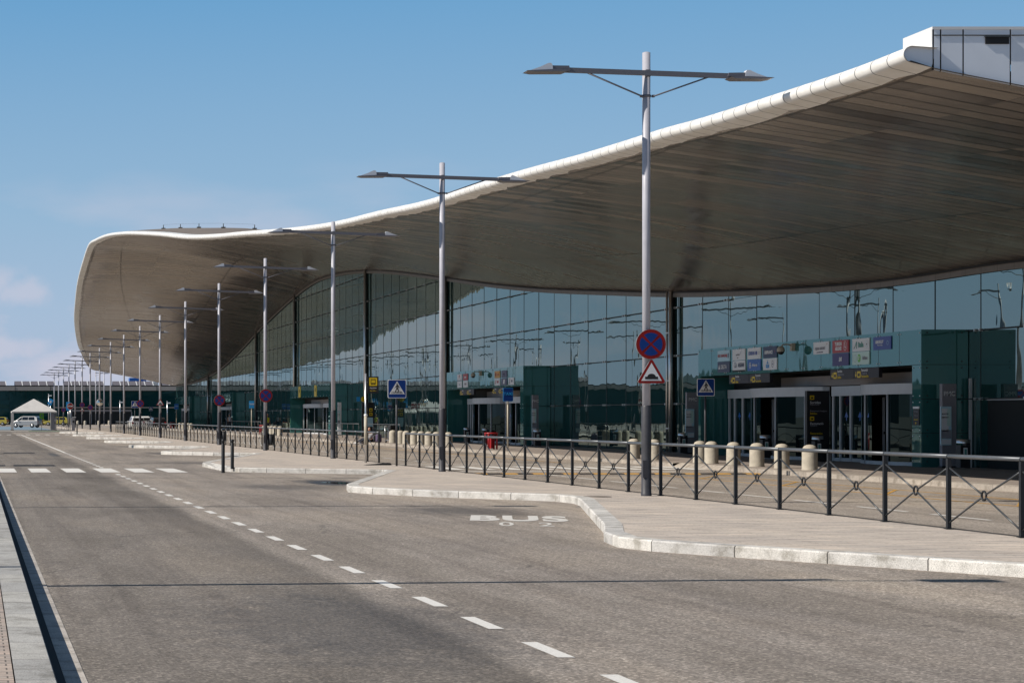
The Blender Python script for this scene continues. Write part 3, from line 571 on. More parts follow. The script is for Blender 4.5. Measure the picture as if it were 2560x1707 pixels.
lb.tube(pts, .005, 'cable', 4); T_(lb, 'roof_cable')
# cornice strip where soffit meets glass
cb = MB(); yy = 30.0
while yy < 315:
    y2 = min(yy+1.0, 315.3); z0, z1 = fz(yy)-.17, fz(y2)-.17
    k = .012
    cb.face([(FX-.10, yy+k, z0), (FX-.10, yy+k, z0-.24), (FX-.10, y2, z1-.24), (FX-.10, y2, z1)], 'cornice')
    cb.face([(FX-.16, yy, z0+.02), (FX-.16, yy, z0-.05), (FX-.16, y2, z1-.05), (FX-.16, y2, z1+.02)], 'black')
    cb.face([(FX-.10, yy, z0-.24), (FX+.02, yy, z0-.24), (FX+.02, y2, z1-.24), (FX-.10, y2, z1-.24)], 'black')
    cb.face([(FX-.08, yy, z0), (FX-.08, yy, z0-.24), (FX-.08, y2, z1-.24), (FX-.08, y2, z1)], 'black')
    yy = y2
T_(cb, 'cornice')
# glazing bays between columns
COLS = [91, 134.5, 162, 198, 225, 271, 301]
ROWS = [.14, 2.3, 4.45, 6.6, 8.75, 10.9, 13.05, 15.2]
bays = [(30, 90.4)]+[(a+.6, b-.6) for a, b in zip(COLS, COLS[1:])]+[(301.6, 315.4)]
PORCH = [(64.0, 83.7), (110.4, 128.3), (170.5, 192), (235, 255), (281.5, 301.5)]
rg = random.Random(11)
for y0, y1 in bays:
    nb = max(1, round((y1-y0)/3.0)); w_ = (y1-y0)/nb; gb = MB(); jb = MB()
    ymarks = [y1-k*w_ for k in range(nb+1)][::-1]
    for a, b in zip(ymarks, ymarks[1:]):
        for z0, z1 in zip(ROWS, ROWS[1:]):
            ta, tb_ = fz(a)-.35, fz(b)-.35
            if z0 >= max(ta, tb_): continue
            dy = math.tan(R(rg.gauss(0, .10)))*w_/2; dz = math.tan(R(rg.gauss(0, .07)))*(z1-z0)/2
            g_ = .008
            za, zb = min(z1, max(ta, z0+.01)), min(z1, max(tb_, z0+.01))
            gb.face([(FX+dy+dz, a+g_, z0+g_), (FX+dy-dz, a+g_, za-g_), (FX-dy-dz, b-g_, zb-g_), (FX-dy+dz, b-g_, z0+g_)], 'glass')
    gb.face([(FX+.03, y0, .1), (FX+.03, y1, .1), (FX+.03, y1, fz(y1)-.2), (FX+.03, y0, fz(y0)-.2)], 'dark')
    cwall = T_(gb, 'glazing')
    for yv in ymarks: jb.b2(FX-.012, FX+.02, yv-.016, yv+.016, .14, fz(yv)-.3, 'cable')
    for z0 in ROWS[1:]:
        seg = [yv for yv in ymarks if fz(yv)-.5 > z0]
        if not seg: continue
        run = [seg[0]]
        for s_ in seg[1:]+[None]:
            if s_ is None or s_-run[-1] > w_*1.5:
                if len(run) > 1: jb.tube([(FX-.09, run[0], z0), (FX-.09, run[-1], z0)], .022, 'cable', 5)
                for r_ in run:
                    for dd in (-.16, .16): jb.box((FX-.09, r_+dd, z0), (.10, .08, .08), 'fitting')
                run = [s_] if s_ else []
            else: run.append(s_)
    o = jb.build('glazing_fittings'); o.parent = cwall
for yc in COLS:
    h = fz(yc)-.15; cbm = MB()
    cbm.tube([(FX-.24, yc-.28, .14), (FX-.24, yc-.28, h)], .085, 'steel', 12); cbm.tube([(FX-.16, yc+.42, .14), (FX-.16, yc+.42, h)], .05, 'steel', 10)
    cbm.b2(FX-.12, FX-.02, yc-.18, yc+.2, .14, h, 'dark'); cbm.b2(FX-.01, FX+.03, yc-.62, yc+.62, .14, h, 'glass')
    zz = 1.2
    while zz < h-.5: cbm.box((FX-.2, yc+.04, zz), (.06, .7, .05), 'fitting'); zz += 2.15
    T_(cbm, 'facade_column')
eb = MB(); eb.b2(FX+.05, 70, 315.4, 315.7, 0, 6.5, 'bandgrey'); eb.b2(FX+.4, FX+.5, 30, 315, 0, 6.2, 'dark'); T_(eb, 'end_wall')
# entrance porches
for pi, (y0, y1) in enumerate(PORCH):
    X0 = 30.0; X1 = FX-.02; hd = 3.39; ht = 4.5; base = .14
    near = 1.0 if pi == 0 else .9
    root = MB()
    # cladding: header, top, near side wall, near pier, far side wall
    root.b2(X0, X0+.35, y0, y1, hd, ht, 'clad'); root.b2(X0-.003, X0, y0, y1, hd, ht, 'cladf'); root.b2(X0-.003, X0, y0, y0+.62, base, hd, 'cladf'); root.b2(X0+.35, X1, y0, y1, ht-.06, ht, 'clad')
    root.b2(X0, X1, y0, y0+.62, base, hd, 'clad'); root.b2(X0+.35, X1, y0, y0+.2, hd, ht-.06, 'clad')
    root.b2(X0, X1, y1-.25, y1, base, hd, 'clad'); root.b2(X0+.35, X1, y1-.2, y1, hd, ht-.06, 'clad')
    jb = root; np_ = max(6, round((y1-y0)/1.57))
    for k in range(1, np_): yv = y0+(y1-y0)*k/np_; jb.b2(X0-.006, X0-.003, yv-.008, yv+.008, hd, ht, 'cable')
    for zv in (1.22, 2.30, 3.39): jb.b2(X0-.003, X1, y0-.003, y0, zv-.008, zv+.008, 'black'); jb.b2(X0-.006, X0-.003, y0, y0+.62, zv-.008, zv+.008, 'black')
    for k in range(0, np_+1):
        yv = y0+(y1-y0)*k/np_
        for dz_ in (hd+.10, ht-.10):
            for dd in (-.10, .10):
                if y0 < yv+dd < y1: jb.box((X0-.012, yv+dd, dz_), (.02, .035, .035), 'fitting')
    for zv in (.32, 1.12, 1.32, 2.2, 2.4, 3.29, 3.49, 4.4):
        for xv in (X0+.18, X1-.2): jb.box((xv, y0-.012, zv), (.04, .02, .04), 'cable')
        for yv in (y0+.08, y0+.54): jb.box((X0-.012, yv, zv), (.02, .035, .035), 'fitting') if zv < 3.4 else None
    por = T_(root, 'entrance_porch')
    # back wall of the recess
    bb = MB(); bb.b2(X1-.1, X1, y0+.62, y1-.25, 2.85, ht-.06, 'dark'); bb.b2(X1-.45, X1-.1, y0+.62, y1-6, 2.86, 3.22, 'bulk'); bb.b2(X1-.1, X1, y0+.62, y1-.25, base, 2.85, 'dark')
    bb.b2(X0+.5, X1-.5, y0+.7, y1-.4, 3.36, 3.38, 'dark')
    o = bb.build('bulkhead'); o.parent = por
    # two door sets
    L_ = (y1-y0); sets = [(y1-L_*.51, y1-.35), (y0+.75, y0+L_*.47)] if pi == 0 else [(y1-L_*.52, y1-.9), (y0+.75, y0+L_*.45)]
    for (a, b) in sets:
        dsx = X1-.30; fl = b-2.9; db = MB()                    # flat sliding part [fl,b], curved drum [a,fl]
        db.b2(dsx-.1, dsx+.15, fl, b, 2.48, 2.83, 'frame')
        for yv in (fl, fl+1.35, b-.1, fl+2.2): db.b2(dsx-.07, dsx+.07, yv, yv+.11, base, 2.48, 'frame')
        db.b2(dsx-.05, dsx+.05, fl, b, base, base+.12, 'frame'); db.b2(dsx-.012, dsx+.012, fl, b, base+.12, 2.48, 'glassdark')
        # drum
        cy = (a+fl)/2; ry = (fl-a)/2; bul = .95; K = 14
        pts = [(dsx-bul*math.sin(math.pi*k/K), cy+ry*math.cos(math.pi*k/K)) for k in range(K+1)]
        for k in range(K):
            (xa, ya), (xb, yb) = pts[k], pts[k+1]
            db.face([(xa, ya, 2.48), (xb, yb, 2.48), (xb, yb, 2.83), (xa, ya, 2.83)], 'frame', True)
            db.face([(xa, ya, 2.83), (xb, yb, 2.83), (dsx, yb, 2.83), (dsx, ya, 2.83)], 'frame'); db.face([(xa, ya, 2.48), (dsx, ya, 2.48), (dsx, yb, 2.48), (xb, yb, 2.48)], 'frame')
            xi, yi, xj, yj = xa+.03, ya, xb+.03, yb
            if k not in (6, 7): db.face([(xi, yi, base+.12), (xj, yj, base+.12), (xj, yj, 2.48), (xi, yi, 2.48)], 'glassdark', True)
            db.face([(xa, ya, base), (xb, yb, base), (xb, yb, base+.12), (xa, ya, base+.12)], 'frame', True)
            if k in (0, 5, 8, 11, 14): db.tube([(xa, ya, base), (xa, ya, 2.48)], .035, 'frame', 6)
        for yv in (cy-.8, cy+1.0): db.b2(dsx-.35, dsx-.28, yv, yv+.06, base+.1, 2.4, 'frame')
        db.b2(dsx-.33, dsx-.30, cy-.8, cy+1.0, 1.15, 1.23, 'black')
        o = db.build('revolving_door'); o.parent = por
        for yv in (fl+.7, fl+1.8, cy+.9):
            ar = MB(); xx = dsx-.03 if yv > fl else dsx-.86
            ar.face([(xx, yv-.16, 1.72), (xx, yv+.16, 1.72), (xx, yv, 1.92)], 'azure'); ar.face([(xx, yv-.03, 1.6), (xx, yv+.03, 1.6), (xx, yv+.03, 1.72), (xx, yv-.03, 1.72)], 'azure')
            o = ar.build('door_arrow_sticker'); o.parent = por

so = MB(); so.b2(FX-.05, FX-.02, 52, 62.7, .14, 2.25, 'dark'); so.b2(FX-.06, FX-.02, 52, 62.75, 2.25, 2.30, 'frame'); so.b2(FX-.10, FX-.03, 63.72, 63.80, .14, 2.95, 'frame')
T_(so, 'service_door')
# ------------------------------------------------------------------ signs on the porches
def board(y, z, m, wd=1.3, h=.43, X=30.0, label='', cat='sign', grp='airline panels over the entrances', name='airline_sign'):
    t = thing(name, label, cat, (X-.02, y, z), 0, grp)
    b = MB(); b.box((0, 0, 0), (.03, wd, h), m); b.build('panel', t); return t
RW = (R(90), 0, R(-90))            # lettering that faces -X
def wtext(t, s, size, m, dy=0, dz=0, sx=1, bold=.004, shear=0.0): return text(s, size, m, t, (-.02, dy, dz), RW, sx, bold, shear=shear)
def disc(t, y, z, r, m, name='emblem', x=-.02, ring=0, sy=1.0):
    b = MB(); nn = 18
    if ring:
        for k in range(nn):
            a0, a1 = 2*math.pi*k/nn, 2*math.pi*(k+1)/nn
            b.face([(x, y+r*sy*math.cos(a0), z+r*math.sin(a0)), (x, y+r*sy*math.cos(a1), z+r*math.sin(a1)), (x, y+(r-ring)*sy*math.cos(a1), z+(r-ring)*math.sin(a1)), (x, y+(r-ring)*sy*math.cos(a0), z+(r-ring)*math.sin(a0))], m)
    else: b.face([(x, y+r*sy*math.cos(2*math.pi*k/nn), z+r*math.sin(2*math.pi*k/nn)) for k in range(nn)], m)
    return b.build(name, t)
def polyW(t, pts, m, x=-.02, name='emblem'):
    b = MB(); b.face([(x, -u, v) for u, v in pts], m); return b.build(name, t)   # u to the viewer's right
ZT, ZB = 4.165, 3.715
cols8 = [80.8, 79.2, 77.65, 76.1, 71.5, 69.9, 68.3, 66.7]
t = board(cols8[0], ZT, 'ice', label='pale ice blue panel with thin red lettering, top left of the first porch'); wtext(t, 'AIR CANADA', .17, 'crimson', .18, 0, .85); disc(t, -.33, 0, .07, 'crimson'); polyW(t, [(.45, -.09), (.55, -.09), (.55, .09), (.45, .09)], 'navy')
t = board(cols8[0], ZB, 'navy', label='navy panel with white capitals beside a white triangle, first porch'); wtext(t, 'DELTA', .22, 'swhite', -.02, 0, .95); polyW(t, [(-.56, -.08), (-.36, -.08), (-.46, .11)], 'swhite'); disc(t, -.52, .02, .06, 'tgrey', ring=.012)
t = board(cols8[1], ZT, 'swhite', label='white panel with faint grey script and a slanted tick above the black striped panel'); wtext(t, 'emirates', .13, 'tgrey', .08, 0, .9, 0); polyW(t, [(.16, .02), (.20, .02), (.32, .17), (.30, .17)], 'tgrey'); wtext(t, 'dubai', .06, 'tgrey', .1, -.12, 1, 0)
t = board(cols8[1], ZB, 'swhite', label='white panel with heavy dark capitals, a curled emblem and a black bottom stripe'); wtext(t, 'AEGEAN', .21, 'navy', -.24, .03, .78, .008); disc(t, .36, .05, .11, 'navy', ring=.025); disc(t, .28, .02, .07, 'navy', ring=.02); polyW(t, [(-.65, -.215), (.65, -.215), (.65, -.16), (-.65, -.16)], 'black')
t = board(cols8[2], ZT, 'swhite', label='white panel with dark blue serif-like capitals above the bright blue panel'); wtext(t, 'KOREAN AIR', .19, 'royal', .1, 0, .80, .006); disc(t, -.5, 0, .06, 'plum', ring=.012)
t = board(cols8[2], ZB, 'azure', label='bright blue panel with a white squared emblem and white mixed-case lettering'); wtext(t, 'AirEuropa', .16, 'swhite', -.08, 0, .8, .004); disc(t, .38, 0, .11, 'swhite', ring=.03); disc(t, .38, 0, .045, 'swhite'); disc(t, -.5, .03, .05, 'ice', ring=.01)
t = board(cols8[3], ZT, 'navy', label='near-black navy panel with bold white capitals and a tiny red dash'); wtext(t, 'AIRFRANCE', .17, 'swhite', .12, -.01, .86, .007); polyW(t, [(.42, -.02), (.50, .05), (.52, .05), (.45, -.02)], 'crimson')
t = board(cols8[3], ZB, 'swhite', label='white panel with a small cyan crown over cyan capitals and a grey swirl'); wtext(t, 'KLM', .17, 'scyan', .22, -.08, .9, .012); disc(t, .22, .06, .045, 'scyan'); polyW(t, [(-.33, .03), (-.11, .03), (-.11, .055), (-.33, .055)], 'scyan'); polyW(t, [(-.24, .10), (-.20, .10), (-.20, .15), (-.24, .15)], 'scyan'); disc(t, -.27, 0, .13, 'plum', ring=.015, sy=.8); disc(t, -.27, 0, .03, 'plum')
t = board(cols8[4], ZT, 'swhite', label='lone white panel with grey capitals and a red corner flick'); wtext(t, 'ASIANA AIRLINES', .14, 'tgrey', .08, -.02, .78, .002); polyW(t, [(.40, .02), (.50, .16), (.54, .14), (.46, .10)], 'crimson'); wtext(t, 'A STAR ALLIANCE MEMBER', .055, 'plum', .1, -.15, .8, 0)
t = board(cols8[5], ZT, 'crimson', label='red panel with two rows of white capitals and a white ringed bird emblem'); wtext(t, 'TURKISH', .17, 'swhite', .16, .085, .82, .007); wtext(t, 'AIRLINES', .17, 'swhite', .16, -.075, .76, .007); disc(t, -.38, .01, .165, 'swhite', ring=.018, sy=.8); polyW(t, [(.34, .12), (.38, .12), (.40, -.02), (.48, -.06), (.34, -.06), (.36, .02)], 'swhite')
t = board(cols8[5], ZB, 'violet', label='dark violet panel with small white slanted letters in its centre'); wtext(t, 'SAS', .19, 'swhite', 0, 0, .75, .010, .25)
t = board(cols8[6], ZT, 'swhite', label='white panel with large green slanted lettering and a pale ringed emblem'); wtext(t, 'litalia', .24, 'leafgreen', -.02, 0, .82, .010); polyW(t, [(-.56, -.12), (-.48, -.12), (-.34, .12), (-.28, .12), (-.28, -.12), (-.34, -.12), (-.34, .04), (-.40, -.05)], 'leafgreen'); disc(t, -.46, .01, .12, 'ice', ring=.014, sy=.8); disc(t, -.46, .01, .03, 'plum')
t = board(cols8[6], ZB, 'mint', label='mint coloured panel with a green oval and dark mixed-case lettering'); wtext(t, 'Airlines', .16, 'tgrey', -.33, .0, .8, .005); disc(t, .12, 0, .14, 'sgreen', sy=.8); wtext(t, 'S7', .16, 'swhite', .12, 0, .8, .006).location.x = -.024; disc(t, .43, 0, .13, 'tgrey', ring=.01, sy=.85)
t = board(cols8[7], ZT, 'royal', label='royal blue panel with white capitals, rightmost on the first porch'); wtext(t, 'AEROFLOT', .14, 'swhite', .18, .04, .85, .006); wtext(t, 'Russian Airlines', .07, 'swhite', .14, -.06, .9, 0); disc(t, -.42, 0, .07, 'ice', ring=.012)
# second porch panels, smaller squares
def sq(y, z, m, lab): return board(y, z, m, wd=1.15, h=.40, label=lab)
y2 = [5050*30/(x+64) for x in (1150, 1165, 1244.5, 1262.5, 1280)]
y2 = [124.8, 123.3, 115.8, 114.3, 112.8]
t = sq(y2[0], 4.13, 'swhite', 'white panel with a small red curl, top left of the second porch'); polyW(t, [(-.1, -.06), (-.02, -.06), (.0, .03), (.12, .06), (.08, .15), (-.12, .15)], 'crimson'); polyW(t, [(-.57, -.2), (.57, -.2), (.57, -.17), (-.57, -.17)], 'navy')
t = sq(y2[1], 4.13, 'crimson', 'light red panel with a white bar of lettering on the second porch'); wtext(t, 'iberia', .2, 'swhite', 0, 0, 1, .008)
t = sq(y2[0], 3.70, 'swhite', 'white panel with short grey lettering, bottom left of the second porch'); wtext(t, 'croatia', .12, 'tgrey', 0, 0, 1, 0)
t = sq(y2[1], 3.70, 'swhite', 'white panel with faint lilac lettering below the light red panel'); wtext(t, 'TAROM', .15, 'lilac', 0, 0, 1, 0)
t = sq(y2[2], 4.13, 'orange', 'yellow-orange panel with a round dark orange emblem on the second porch'); disc(t, .3, 0, .12, 'sred'); wtext(t, 'condor', .13, 'crimson', -.2, 0, .9, .004)
t = sq(y2[3], 4.13, 'plum', 'dark plum panel with dim red lettering on the second porch'); wtext(t, 'wizz', .16, 'lilac', 0, 0, 1, .004)
t = sq(y2[2], 3.70, 'swhite', 'white panel with red lettering and a slanted red stroke on the second porch'); wtext(t, 'SWISS', .17, 'crimson', -.12, 0, .85, .006); polyW(t, [(-.45, -.12), (-.35, -.12), (-.25, .12), (-.33, .12)], 'crimson')
t = sq(y2[3], 3.70, 'plum', 'dark plum panel holding a tilted white square on the second porch'); polyW(t, [(-.2, -.13), (.12, -.13), (.2, .12), (-.12, .12)], 'swhite')
t = sq(y2[4], 3.70, 'swhite', 'white panel with a tall dark slanted stroke, lower right on the second porch'); wtext(t, 'SUN', .14, 'navy', -.18, 0, .9, .008); polyW(t, [(-.42, -.15), (-.32, -.15), (-.22, .15), (-.28, .15)], 'navy')
# yellow strips on the third porch
for k, (yv, lab) in enumerate(((186.3, 'left yellow strip on the header of the third porch'), (177.6, 'right yellow strip on the header of the third porch'))):
    t = board(yv, 3.95, 'syellow', wd=1.15, h=1.0, label=lab, grp='yellow strips over the third entrance', name='yellow_sign'); b = MB(); b.box((-.018, 0, .1), (.004, .3, .3), 'black'); b.build('emblem', t)
# hanging direction signs
def hang(y0, y1, X, z, label, rows):
    t = thing('hanging_direction_sign', label, 'sign', (X, (y0+y1)/2, z), 0, 'hanging direction signs under the porches')
    b = MB(); wd = y1-y0; b.box((0, 0, 0), (.12, wd, .34), 'signdk'); b.box((-.062, 0, 0), (.003, .02, .34), 'black'); b.build('panel', t)
    for k, (s1, s2, s3) in enumerate(rows):
        c = (.25-.5*k)*wd
        ib = MB(); yy_ = c+.55
        ib.face([(-.063, yy_+.32, -.03), (-.063, yy_+.16, -.03), (-.063, yy_+.24, -.14)], 'syellow'); ib.face([(-.063, yy_+.26, -.03), (-.063, yy_+.22, -.03), (-.063, yy_+.22, .06), (-.063, yy_+.26, .06)], 'syellow')
        ib.box((-.064, yy_, -.04), (.003, .26, .22), 'syellow'); ib.box((-.067, yy_, -.05), (.003, .14, .1), 'signdk'); ib.build('pictogram', t)
        for s_, zz_, mm_ in ((s1, .10, 'swhite'), (s2, -.01, 'tgrey'), (s3, -.11, 'syellow')): text(s_, .13, mm_, t, (-.064, c+.36, zz_), RW, .9, .002, align='LEFT')
    return t
RWS = (('Sortides', 'Departures', 'Salidas'), ('Facturació', 'Check-in', 'Facturación'))
hang(76.3, 80.4, 30.1, 3.21, 'black hanging sign with yellow arrows, left of two under the first porch header', RWS)
hang(67.1, 70.9, 30.1, 3.21, 'black hanging sign with yellow arrows, right of two under the first porch header', RWS)
hang(121.5, 125.0, 30.1, 3.21, 'black hanging sign with yellow arrows, left of two under the second porch header', RWS)
hang(114.2, 117.0, 30.1, 3.21, 'black hanging sign half hidden by the taxi sign under the second porch header', RWS)
# security cameras
def cctv(X, y, z, label):
    t = thing('security_camera', label, 'camera', (X, y, z), 0, 'dome cameras on the entrance porches')
    b = MB(); b.box((-.07, 0, 0), (.13, .16, .28), 'cam'); b.build('bracket', t)
    b = MB(); b.tube([(-.12, 0, .06), (-.25, 0, .10), (-.42, 0, .09), (-.50, 0, 0)], .025, 'cam', 8); b.build('arm', t)
    b = MB(); b.lathe([(0, .12), (.08, .10), (.13, .03), (.14, -.06), (.13, -.09)], (-.5, 0, -.08), 'cam', 14); b.lathe([(.12, -.09), (.10, -.15), (.05, -.19), (0, -.2)], (-.5, 0, -.08), 'plastic', 14); b.build('dome', t)
cctv(30.0, 73.9, 4.28, 'beige dome camera on a curved arm above the first entrance')
cctv(30.0, 119.5, 4.28, 'beige dome camera on a curved arm above the second entrance')
# totems
def totem(X, y, wd, h, m, label, poster=True, dirs=False, rz=0):
    t = thing('information_totem', label, 'totem', (X, y, .14), rz, 'totems beside the entrances')
    b = MB(); b.box((0, 0, h/2), (wd, .18, h), m); b.box((0, 0, .03), (wd+.06, .26, .06), 'plastic'); b.build('column', t)
    if poster:
        b = MB(); b.box((-wd*.28, -.115, h*.5), (wd*.75, .05, h*.46), 'ice'); b.box((-wd*.36, -.142, h*.57), (wd*.5, .004, h*.27), 'swhite'); b.box((-wd*.1, -.143, h*.60), (wd*.26, .004, h*.2), 'mint'); b.box((-wd*.28, -.142, h*.40), (wd*.7, .004, h*.10), 'tgrey'); b.box((-wd*.28, -.144, h*.31), (wd*.7, .004, h*.06), 'swhite'); b.build('poster', t)
        text('ROUTES', .065, 'signdk', t, (-wd*.36, -.146, h*.64), (R(90), 0, 0), .85, .001); text('AIRPORT', .065, 'signdk', t, (-wd*.36, -.146, h*.60), (R(90), 0, 0), .85, .001)
        text('PMC', .2, 'swhite', t, (0, -.093, h*.88), (R(90), 0, 0), .9, .002)
    return t
totem(30.53, 63.35, .44, 2.63, 'totem', 'tall grey totem with a pale poster beside the right pier of the first entrance')
totem(30.62, 86.2, .5, 2.63, 'totem', 'grey totem with a pale poster left of the first entrance')
totem(30.42, 109.6, .32, 2.75, 'totem', 'slim grey totem right of the second entrance')
totem(30.45, 168.5, .28, 2.75, 'swhite', 'slim pale totem right of the third entrance with yellow strips')
t = totem(30.12, 72.2, .80, 2.52, 'plastic', 'black direction totem between the two doors of the first entrance', False)
def ico(t, x, z, s):
    b = MB(); b.box((x, -.094, z), (s, .004, s), 'syellow'); b.box((x, -.097, z-.01), (s*.55, .004, s*.4), 'plastic'); b.build('pictogram', t)
ico(t, -.22, 2.28, .15); ico(t, -.22, 1.53, .15)
for s_, z_, sz_, m_ in (('Sortides', 2.10, .12, 'swhite'), ('Departures', 2.03, .075, 'tgrey'), ('Restaurant i botigues', 1.80, .075, 'tgrey'), ('Salidas', 1.71, .10, 'syellow'), ('Facturació', 1.35, .12, 'swhite'), ('Check-in', 1.28, .075, 'tgrey'), ('Facturación', 1.0, .1, 'syellow')):
    text(s_, sz_, m_, t, (-.29, -.093, z_), (R(90), 0, 0), .95, .001, align='LEFT')
t = totem(30.3, 155.5, .95, 2.65, 'plastic', 'black map totem with four yellow pictograms right of the third entrance', False)
for dx in (-.2, .2):
    for dz in (1.75, 2.08): ico(t, dx, dz, .24)
b = MB(); b.box((0, -.094, 1.15), (.72, .005, .7), 'ice'); b.build('map_panel', t)
# notice on the first pier
t = thing('notice_plate', 'narrow black notice with white and yellow lines on the right pier of the first entrance', 'notice', (29.98, 64.3, 1.75), 0)
b = MB(); b.box((0, 0, -.02), (.02, .42, .52), 'plastic'); b.box((-.002, 0, .28), (.02, .42, .07), 'swhite'); b.build('panel', t)
text('Benvinguts', .07, 'tgrey', t, (-.012, 0, .16), RW, .9, 0); text('Welcome', .07, 'tgrey', t, (-.012, 0, .02), RW, .9, 0); text('Bienvenidos', .07, 'syellow', t, (-.012, 0, -.10), RW, .8, 0); text('←', .12, 'syellow', t, (-.012, 0, -.22), RW, 1, .004)

# ------------------------------------------------------------------ street lamps
def make_lamp(arms=(-1, 1)):
    t = thing('street_lamp', '', 'street lamp', (0, 0, 0))
    b = MB(); b.tube([(0, 0, 1.8), (0, 0, 9.01)], .079, 'lamp', 16); b.lathe([(0, .025), (.05, .015), (.079, 0)], (0, 0, 9.01), 'lamp', 16); b.build('pole', t)
    b = MB(); b.lathe([(.105, 0), (.105, .05), (.098, .06), (.096, .9), (.098, .92), (.096, 1.8), (.080, 1.84)], (0, 0, 0), 'lampdk', 16); b.box((-.05, -.082, .55), (.10, .03, .35), 'lampdk'); b.build('base_sleeve', t)
    b = MB(); tl = .036
    x0 = -2.0 if -1 in arms else 0; x1 = 2.0 if 1 in arms else 0
    b.box(((x0+x1)/2, -.11, 8.58-tl*(x0+x1)/2), (x1-x0, .07, .10), 'arm', ry=tl); b.build('cross_arm', t)
    b = MB(); b.lathe([(.082, 0), (.092, .005), (.092, .05), (.082, .055)], (0, 0, 8.10), 'arm', 16); b.build('collar', t); b = MB(); b.box((0, -.09, 8.58), (.09, .08, .14), 'arm'); b.build('arm_bracket', t)
    for s in arms:
        z = 8.58-tl*s*1.2; b = MB(); b.tube([(s*.09, -.05, 8.12), (s*.14, -.1, 8.12), (s*1.25, -.11, z-.03)], .018, 'arm', 6); b.box((s*.12, -.06, 8.12), (.05, .05, .05), 'arm'); b.build('brace', t)
        z = 8.58-tl*s*2.0; b = MB()
        # wedge shaped head: flat dark lamp plate under a pale fin
        pl = [(s*1.62, z-.03), (s*1.72, z-.068), (s*2.36, z-.07), (s*2.50, z-.045), (s*1.95, z-.02)]
        b.prism(pl, 'Y', -.30, .08, 'arm'); b.prism([(s*1.6, z+.0), (s*2.02, z+.0), (s*2.02, z+.075), (s*1.62, z+.07)], 'Y', -.17, -.05, 'arm')
        hd_ = fixn(b.build('lamp_head', t))
        b = MB(); K = 7
        prof_ = [(s*1.95, z-.03), (s*1.96, z+.09), (s*1.99, z+.125), (s*2.05, z+.12), (s*2.2, z+.05), (s*2.49, z-.052)]
        b.prism(prof_, 'Y', -.18, -.04, 'lens'); fixn(b.build('lamp_shade', t))
    return t
LY = [41.13+17.95*k for k in range(18)]
proto = make_lamp(); proto.location = (13.68, LY[0], .14); proto['group'] = 'double armed street lamps along the island'
proto['label'] = 'nearest double-armed street lamp, tall grey pole carrying a round and a triangular sign'
lamps = [proto]
desc = {1: 'second nearest double-armed street lamp, plain pole before the second entrance', 2: 'third nearest double-armed street lamp, standing in the fence beside the third entrance'}
for k in range(1, 18): lamps.append(dup(proto, (13.68, LY[k], .14), desc.get(k, '%s double-armed street lamp counted from the camera along the fence' % ORD[k])))
lproto = make_lamp((1,)); lproto['group'] = 'single armed street lamps of the far kerb'
lproto.scale = (1, 1, 1.1); lproto.location = (-2.55, 20.7, .2); lproto['label'] = 'single-armed street lamp on the left pavement, nearest of its row'
for k in range(1, 18): dup(lproto, (-2.55, 20.7+17.95*k, .2), 'single-armed street lamp on the left pavement, %s of its row' % ORD[k])
dup(lproto, (22.1, 368, .14), 'single-armed lamp far off before the green glass building, left of two'); dup(lproto, (22.6, 352, .14), 'single-armed lamp far off before the green glass building, right of two')

# ------------------------------------------------------------------ fences
def fence(ys, name_label, grp, bm_='brace'):
    t = thing('railing_fence', name_label, 'fence', (14.0, ys[0], .14), 0, grp)
    y00 = ys[0]; H = 1.06
    for y in ys:
        b = MB(); b.box((0, y-y00, (H-.04)/2), (.055, .055, H-.04), 'post'); b.box((0, y-y00, .012), (.1, .1, .012), 'post'); b.build('post', t)
    rl = MB()
    for a, b_ in zip(ys, ys[1:]): rl.tube([(0, a-y00+.012, H-.01), (0, b_-y00-.012, H-.01)], .031, 'rail', 8)
    rl.build('top_rail', t)
    for a, b_ in zip(ys, ys[1:]):
        b = MB(); a, b_ = a-y00, b_-y00; zc = .52; yc = (a+b_)/2
        for (p0, z0) in ((a+.03, .88), (b_-.03, .88), (a+.03, .10), (b_-.03, .10)):
            d = Vector((0, p0-yc, z0-zc)); d.normalize(); e = Vector((0, yc, zc))+d*.055; b.tube([(0, p0, z0), tuple(e)], .013, bm_, 6)
        b.tube([(-.0, yc+.062*math.cos(2*math.pi*k/12), zc+.062*math.sin(2*math.pi*k/12)) for k in range(12)], .016, 'post', 6, closed=True); b.build('cross_brace', t)
    return t
fence([22.94+2.03*k for k in range(22)], 'dark metal railing with crossed bars running from the right edge to the pedestrian gap', 'railing fences on the island')
ysb = [69.9+2.03*k for k in range(65)]
fence(ysb[:14], 'dark railing with crossed bars beyond the pedestrian gap, nearer stretch', 'railing fences on the island')
fence([ysb[13]+.1]+ysb[14:40], 'pale sunlit railing with crossed bars, middle stretch past the fourth street lamp', 'railing fences on the island', 'brace_glint')
fence([ysb[39]+.1]+ysb[40:], 'pale sunlit railing with crossed bars, farthest stretch of the island', 'railing fences on the island', 'brace_glint')
# short railings near the terminal
def low_rail(X, y0, y1, label):
    t = thing('queue_railing', label, 'railing', (X, y0, .14), 0, 'plain railings by the terminal'); b = MB()
    n_ = max(2, round((y1-y0)/2.2))
    b.tube([(0, 0, 1.05), (0, y1-y0, 1.05)], .025, 'rail', 6); b.tube([(0, 0, .2), (0, y1-y0, .2)], .015, 'rail', 6); b.build('top_rail', t)
    for k in range(n_+1): p = MB(); p.tube([(0, (y1-y0)*k/n_, 0), (0, (y1-y0)*k/n_, 1.05)], .025, 'post', 6); p.build('post', t)
low_rail(27.6, 131, 142, 'plain dark railing near the terminal wall behind the seated person'); low_rail(27.6, 145, 158, 'plain dark railing before the map totem'); low_rail(27.8, 196, 222, 'plain dark railing beyond the third entrance')
